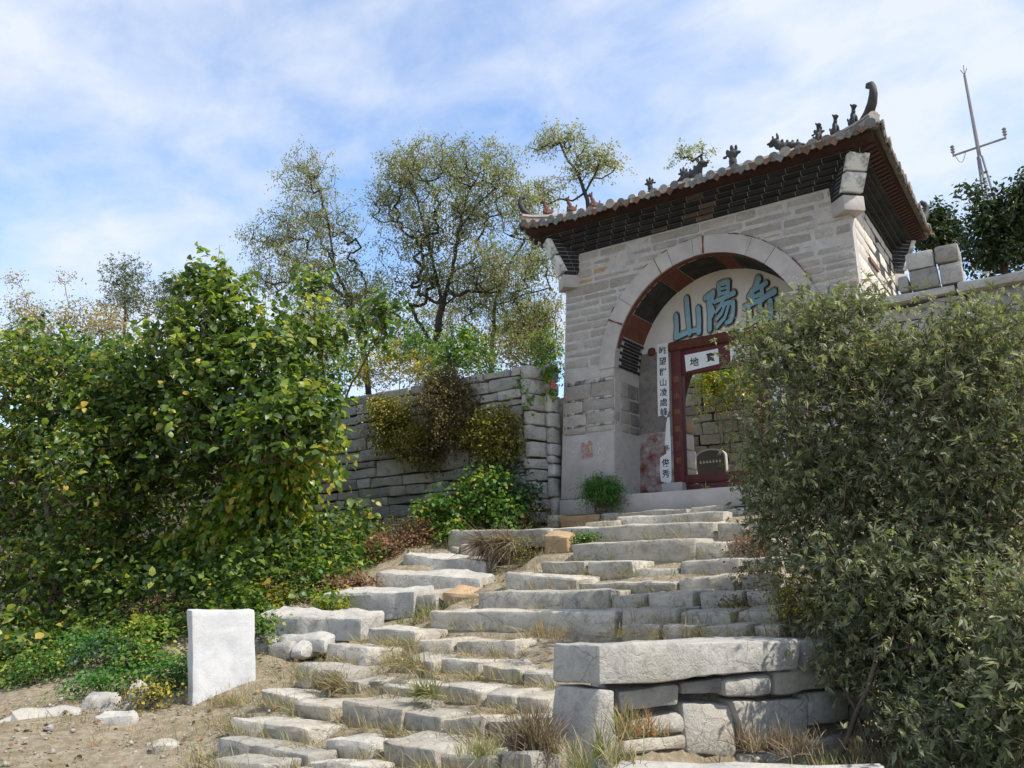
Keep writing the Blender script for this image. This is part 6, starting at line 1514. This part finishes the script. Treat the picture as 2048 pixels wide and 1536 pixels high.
# ---- plants on the left bank
WD = dict(n_leaf=8, length=0.28, size=0.085, kind='broad', droop=0.35, spread=0.9, tint=(0.05, 1.0, 1.1), up_bias=0.9, jitter=0.04, width=0.95)
BANK = [
 (640, 1160, 9.4, 60, 40, 'weed', WD, 'leafy green weeds above the edging boulders'), (690, 1120, 10.4, 60, 40, 'weed', WD, 'broad-leaved green weeds below the dark wall'), (760, 1110, 10.9, 40, 35, 'brownweed', HB, 'rust-brown dried weeds on the bank by the creeper'),
 (580, 1180, 8.8, 50, 40, 'weed', WD, 'yellow-green seedlings behind the lowest edging boulder'), (700, 1170, 9.2, 40, 25, 'brownweed', HB, 'brown seed heads among the weeds beside the edging boulder'), (520, 1205, 8.3, 50, 28, 'mulyellow', WD, 'low yellowing plants just behind the white slab'),
 (330, 1235, 7.6, 60, 40, 'brownweed', dict(HB, size=0.045), 'reddish-brown dry weeds left of the white slab'), (290, 1300, 7.0, 50, 30, 'weed', dict(WD, tint=(0.5, 1, 1)), 'yellow-green lobed leaves over the white boulder'),
 (60, 1405, 5.7, 60, 20, 'weed', dict(WD, size=0.05), 'low weeds among the flat stones at far left'), (210, 1400, 5.7, 70, 20, 'fern', dict(WD, size=0.05), 'low green weeds over the flat bedded stones'), (300, 1412, 5.5, 40, 16, 'olive', dict(WD, size=0.04), 'dusty low weeds in front of the small stones'), (340, 1385, 6.1, 55, 35, 'fern', dict(WD, size=0.055), 'green clover-like plant at the foot of the white slab'), (220, 1370, 6.3, 60, 30, 'blueweed', dict(WD, size=0.055), 'bluish-green weeds among stones left of the slab'), (170, 1350, 6.6, 50, 25, 'fern', dict(WD, size=0.06), 'green weeds under the mulberry trunk'),
 (50, 1365, 6.2, 80, 55, 'mulberry', dict(WD, size=0.13), 'large-leaved seedling at the left picture edge'), (110, 1395, 6.0, 60, 24, 'weed', dict(WD, size=0.06), 'low bright weeds above the long flat stone at far left'), (30, 1300, 6.8, 90, 60, 'mulberry', dict(WD, size=0.13), 'tall dark seedlings behind the left-edge seedling'), (280, 1350, 6.5, 46, 26, 'weed', dict(WD, size=0.06, tint=(.4, 1, 1)), 'yellow-green weeds round the white boulder'), (200, 1325, 7.0, 50, 30, 'mulberry', dict(WD, size=0.10), 'shaded leafy weeds at the mulberry trunk foot'), (840, 1080, 11.6, 40, 30, 'brownweed', HB, 'brown dry weeds at the left end of the long landing stone'), (600, 1130, 10.6, 50, 30, 'blueweed', WD, 'dark weeds at the foot of the shaded wall'),
 (460, 1165, 9.2, 50, 28, 'mulberry', WD, 'dark green undergrowth below the yellowing mulberry'), (1050, 1105, 11.2, 40, 30, 'olive', FINE, 'small round olive bush beside the dry stalks'), (905, 1085, 11.6, 24, 20, 'weed', dict(WD, size=0.06), 'small green weeds beside the landing stone'),
 (120, 1310, 7.3, 50, 24, 'mulberry', dict(WD, size=0.08), 'shaded undergrowth round the mulberry trunks'), (400, 1200, 8.4, 60, 35, 'weed', WD, 'green weeds in the shade behind the dry brown ones'), (660, 1215, 8.3, 26, 16, 'mulyellow', dict(WD, size=.06), 'yellow-green sprig on the big edging boulder'), (524, 1262, 7.0, 16, 26, 'weed', dict(WD, size=.05), 'green sprigs squeezed between slab and boulder'),
 (1170, 1080, 11.3, 26, 8, 'weed', dict(WD, size=.045, length=.12), 'small weeds in the joint below the long landing stone'), (1480, 1215, 8.5, 40, 16, 'brownbush', dict(HB, size=.03), 'dry twiggy weeds at the shaded end of the steps'), (1520, 1150, 9.3, 40, 24, 'brownbush', dict(HB, size=.03), 'grey dry weeds under the overhanging shrub'), (1500, 1090, 10.4, 40, 18, 'brownweed', dict(HB, size=.03), 'withered weeds at the right end of the upper steps')]
for i, (px, py, Y, rx, ry, mt, lf, lab) in enumerate(BANK):
    p = onY(px, py, Y); z = gz(p[0], Y); k = np.dot(p - EYE, FW) / F
    E_ = (np.array([p[0], Y, max(p[2], z + 0.12)]), rx * k * 1.25, ry * k * 1.15, rx * k * 0.9)
    bushy('weed_clump', lab, 'weeds', (p[0], Y, z), [E_], [int(40 + rx * ry / 16)], 150 + i, MT[mt], lf, group='weeds on the bank and steps', shell=0.6)
# shaded undergrowth mass that closes the view under the thicket
rng = np.random.default_rng(9); n = 2100
ux, uy = rng.uniform(-16, -9.9, n), rng.uniform(7.2, 11.6, n); keep = (uy > 6.2 + (ux + 9.3) * -0.12) & (ux < -8.2 - (uy - 6.6) * 0.55)
ux, uy = ux[keep], uy[keep]; P = np.stack([ux, uy, ground_z(ux, uy) + rng.uniform(0, 0.9, len(ux))], 1)
v, f, t = shoots(P, np.tile([0, 0, 1.0], (len(P), 1)), rng, 6, 0.5, 0.12, 'broad', 0.3, 0.8, (0, .8, 1.2), 0.9, 0.6, 0.06)
tag(mk('undergrowth', v, f, MT['mulberry'], None, False, t), 'shaded green undergrowth below the mulberry thicket', 'undergrowth', kind='stuff')

# ---- grass
def tufts(centres, rng, nb, length, spread, tint, lean=None):
    m = len(centres); N = m * nb
    k = np.repeat(np.arange(m), nb); p = centres[k] + rng.normal(size=(N, 3)) * np.array([1, 1, 0]) * spread
    a = rng.normal(size=(N, 3)) * 0.55 + np.array([0, 0, 1.0])
    if lean is not None: a = a + lean
    ls = np.repeat(length * rng.uniform(0.5, 1.4, m), nb) * rng.uniform(0.6, 1.2, N)
    t = np.clip(tint_rand(rng, N, *tint) + np.repeat(rng.uniform(-.2, .25, m), nb), 0, 1)
    return leaf_mesh('blade', p, a, ls, t, rng)
rng = np.random.default_rng(12)
C = []
for (i, xa, ya, xb, yb, ybot) in SL:       # dry grass rooted at the foot of each riser and in the joints
    Y = float(np.interp(i + 1, range(len(STEP_Y)), STEP_Y)); a = onY(xa, ya, Y); b = onY(xb, yb, Y); zb = onY((xa + xb) / 2, ybot, Y)[2]
    nn = int((b[0] - a[0]) * (26 if i < 6 else 7)) + 3
    xx = rng.uniform(a[0] - 0.08, b[0] + 0.08, nn); yy = Y - np.abs(rng.normal(size=nn)) * 0.09 - 0.02
    C.append(np.stack([xx, yy, np.full(nn, zb + 0.02)], 1))
    ne = 5 if i < 6 else 2
    C.append(np.stack([a[0] + rng.normal(size=ne) * 0.03, Y + rng.uniform(0, 0.35, ne), np.full(ne, a[2] - 0.12)], 1))
C = np.concatenate(C); C = C[rng.uniform(size=len(C)) < 0.8]
v, f, t = tufts(C, rng, 12, 0.15, 0.035, (0.0, 0.85, 1.0), np.array([-0.1, -0.45, -0.25]))
tag(mk('step_grass', v, f, MT['straw'], None, False, t), 'dry straw-coloured grass in the joints of the steps', 'grass', kind='stuff')
n = 5200
gx, gy = rng.uniform(-10.8, -3.4, n), rng.uniform(2.6, 12.5, n)
den = np.where(gx < -6.6, 1.0, 0.18) * np.where((gx < -7.0) & (gy > 7.5), 0.8, 1.0) * (0.35 + 0.65 * (np.sin(gx * 2.3 + 1) * np.cos(gy * 1.9) > -0.1))
keep = rng.uniform(size=n) < den
bare = (gx < -6.8) & (gy < 4.6)
keep &= ~(bare & (rng.uniform(size=n) < 0.82))
gx, gy = gx[keep], gy[keep]; P = np.stack([gx, gy, ground_z(gx, gy)], 1)
v, f, t = tufts(P, rng, 9, 0.11, 0.05, (0.0, 1.0, 1.0))
tag(mk('bank_grass', v, f, MT['straw'], None, False, t), 'short dry grass over the bank and the foot of the steps', 'grass', kind='stuff')
def clump(name, label, px, py, Y, n_t, nb, L, spread, mat, tint, seed, lean=None, zoff=None):
    r = np.random.default_rng(seed); p = onY(px, py, Y); z = gz(p[0], Y) if zoff is None else p[2]
    c = np.array([p[0], Y, z]) + r.normal(size=(n_t, 3)) * np.array([spread, spread * 0.6, 0])
    v, f, t = tufts(c, r, nb, L, 0.03, tint, lean)
    o = mk(name, v, f, MT[mat], None, False, t); tag(o, label, 'grass', 'grass clumps'); return o
n = 2600
gx, gy = rng.uniform(-1.9, 5.5, n), rng.uniform(5.5, 12.9, n); P = np.stack([gx, gy, ground_z(gx, gy)], 1)
v, f, t = tufts(P, rng, 10, 0.22, 0.07, (0.1, 1.0, 1.0))
tag(mk('right_bank_grass', v, f, MT['straw'], None, False, t), 'rough grass over the bank right of the steps', 'grass', kind='stuff')
clump('grass_clump', 'dry dangling stalks beside the landing stone', 1000, 1085, 11.2, 14, 60, 0.42, 0.16, 'drystalk', (0.2, 1, 1), 201, np.array([-.2, -.9, -1.3]), 1)
clump('grass_clump', 'tall pale green grass left of the long lower step', 855, 1215, 8.7, 14, 36, 0.26, 0.16, 'straw', (0.55, 1.0, 1), 202)
clump('grass_clump', 'tawny grass between the edging boulder and the steps', 725, 1260, 7.6, 16, 36, 0.22, 0.16, 'straw', (0.0, 0.6, 1), 203)
clump('grass_clump', 'reddish dry grass against the parapet beside the pier', 1268, 1470, 5.42, 9, 30, 0.20, 0.12, 'redgrass', (0.3, 1.0, 1), 204, None, 1)
clump('grass_clump', 'green and straw grass at the foot of the pier stone', 1190, 1530, 5.05, 16, 26, 0.22, 0.18, 'straw', (0.4, 1.0, 1), 205, None, 1)
clump('grass_clump', 'brown dry tall weeds between the steps and the pier', 1070, 1500, 5.2, 12, 44, 0.26, 0.08, 'drystalk', (0.1, 1.0, 1), 206, None, 1)
clump('grass_clump', 'brown withered weeds at the foot of the parapet wall', 1560, 1500, 6.4, 16, 34, 0.18, 0.2, 'drystalk', (0.1, 1.0, 1), 207, None, 1)
clump('grass_clump', 'dry tuft at the right end of the broad middle step', 1075, 1275, 7.1, 12, 36, 0.14, 0.14, 'straw', (0, .5, 1), 208, None, 1)
clump('grass_clump', 'grassy tuft spilling over a step beside the broad block', 800, 1290, 6.9, 12, 34, 0.16, 0.12, 'straw', (.3, .9, 1), 209, np.array([0, -.6, -.5]), 1)
clump('grass_clump', 'grassy tuft hanging over the riser at mid flight', 812, 1328, 6.3, 12, 34, 0.17, 0.12, 'straw', (.2, .8, 1), 210, np.array([0, -.6, -.6]), 1)
clump('grass_clump', 'green-tipped tuft drooping over a lower step', 850, 1390, 5.75, 10, 36, 0.17, 0.08, 'straw', (.5, 1, 1), 211, np.array([0, -.7, -.5]), 1)
clump('grass_clump', 'straw tuft drooping over the second lowest step', 660, 1370, 5.9, 12, 36, 0.15, 0.10, 'straw', (0, .6, 1), 212, np.array([0, -.6, -.6]), 1)
clump('grass_clump', 'straw and green tuft in front of the pale lowest riser', 960, 1510, 4.75, 10, 36, 0.15, 0.08, 'straw', (.3, 1, 1), 213, None, 1)

# ---- litter: small stones and fallen leaves on the bare earth
rng = np.random.default_rng(31); n = 2600
lx, ly = rng.uniform(-11, -3.2, n), rng.uniform(2.4, 9.5, n); ok = (lx < -6.0) | (ly < 4.4) | (rng.uniform(size=n) < 0.3); lx, ly = lx[ok], ly[ok]; n = len(lx)
oct_v = np.array([(1, 0, 0), (-1, 0, 0), (0, 1, 0), (0, -1, 0), (0, 0, .6), (0, 0, -.6)], float); oct_f = np.array([(0, 2, 4), (2, 1, 4), (1, 3, 4), (3, 0, 4), (2, 0, 5), (1, 2, 5), (3, 1, 5), (0, 3, 5)])
sz = 0.012 * np.exp(rng.normal(size=n) * 0.6); V = (oct_v[None] + rng.normal(size=(n, 6, 3)) * 0.25) * sz[:, None, None] + np.stack([lx, ly, ground_z(lx, ly) + 0.012], 1)[:, None, :]
tag(mk('pebbles', V.reshape(-1, 3), (oct_f[None] + (np.arange(n) * 6)[:, None, None]).reshape(-1, 3), MT['step']), 'small pebbles strewn over the bare earth', 'pebbles', kind='stuff')
n = 900; lx, ly = rng.uniform(-10.5, -3.4, n), rng.uniform(3, 10, n); ok = (lx < -6.2) | (rng.uniform(size=n) < 0.35); lx, ly = lx[ok], ly[ok]; n = len(lx)
v_, f_, t_ = leaf_mesh('oval', np.stack([lx, ly, ground_z(lx, ly) + 0.03], 1), np.stack([rng.normal(size=n), rng.normal(size=n), rng.normal(size=n) * 0.2], 1), rng.uniform(0.03, 0.07, n), rng.uniform(0, 1, n), rng, width=1.5)
tag(mk('leaf_litter', v_, f_, MT['brownweed'], None, False, t_), 'brown fallen leaves on the earth and steps', 'leaves', kind='stuff')

# ---- mixed low weeds over the bank between the edging stones and the wall
rng = np.random.default_rng(77); n = 2400
bx, by = rng.uniform(-12.5, -7.75, n), rng.uniform(7.2, 12.9, n); ok = (bx < -7.7 - np.maximum(0, 9.0 - by) * 0.35); bx, by = bx[ok], by[ok]
def pix(p):
    d = p - EYE; w = d @ FW; return 1024 + F * (d @ RT) / w, 768 - F * (d @ UP) / w
ex = np.array([a for (xa, ya, xb, yb, ybot, Y, turn, mt) in SK for a in np.linspace(onY(xa, ya, Y)[0], onY(xb, yb, Y)[0], 8)]); ey = np.array([Y for (_, _, _, _, _, Y, _, _) in SK for _ in range(8)])
dist = np.min(np.hypot(bx[:, None] - ex[None], (by[:, None] - ey[None] - 0.0)), axis=1)
front = np.array([np.any((np.abs(ex - x) < 0.45) & (ey > y - 0.4) & (ey < y + 1.0)) for x, y in zip(bx, by)])
ok = (dist > 0.45) & ~front; bx, by = bx[ok], by[ok]; n = len(bx)
patch = np.sin(bx * 1.7 + by * 0.9) + np.sin(by * 2.3 - bx) + rng.normal(size=n) * 0.5
B_ = np.stack([bx, by, ground_z(bx, by) + rng.uniform(0, 0.28, n)], 1); upv = np.tile([0, 0, 1.0], (n, 1))
for nm, lab, sel, mt, kw in (('bank_weeds', 'mixed low green weeds covering the bank below the wall', patch > -0.1, 'weed', dict(n_leaf=9, length=0.26, size=0.062, kind='broad', droop=0.3, spread=0.9, tint=(0, 1, 1.1), up_bias=0.9)),
                             ('dry_bank_weeds', 'dry brown weeds scattered over the bank below the wall', patch <= -0.1, 'brownweed', dict(n_leaf=14, length=0.34, size=0.035, kind='oval', droop=0.1, spread=0.9, tint=(0, 1, 1), up_bias=1.2))):
    q_, f_, t_ = shoots(B_[sel], upv[sel], rng, **kw)
    tag(mk(nm, q_, f_, MT[mt], None, False, t_), lab, 'weeds', kind='stuff')

clump('grass_clump', 'short dry grass along the foot of the white slab', 450, 1398, 5.9, 22, 24, 0.12, 0.16, 'straw', (.1, .9, 1), 214)
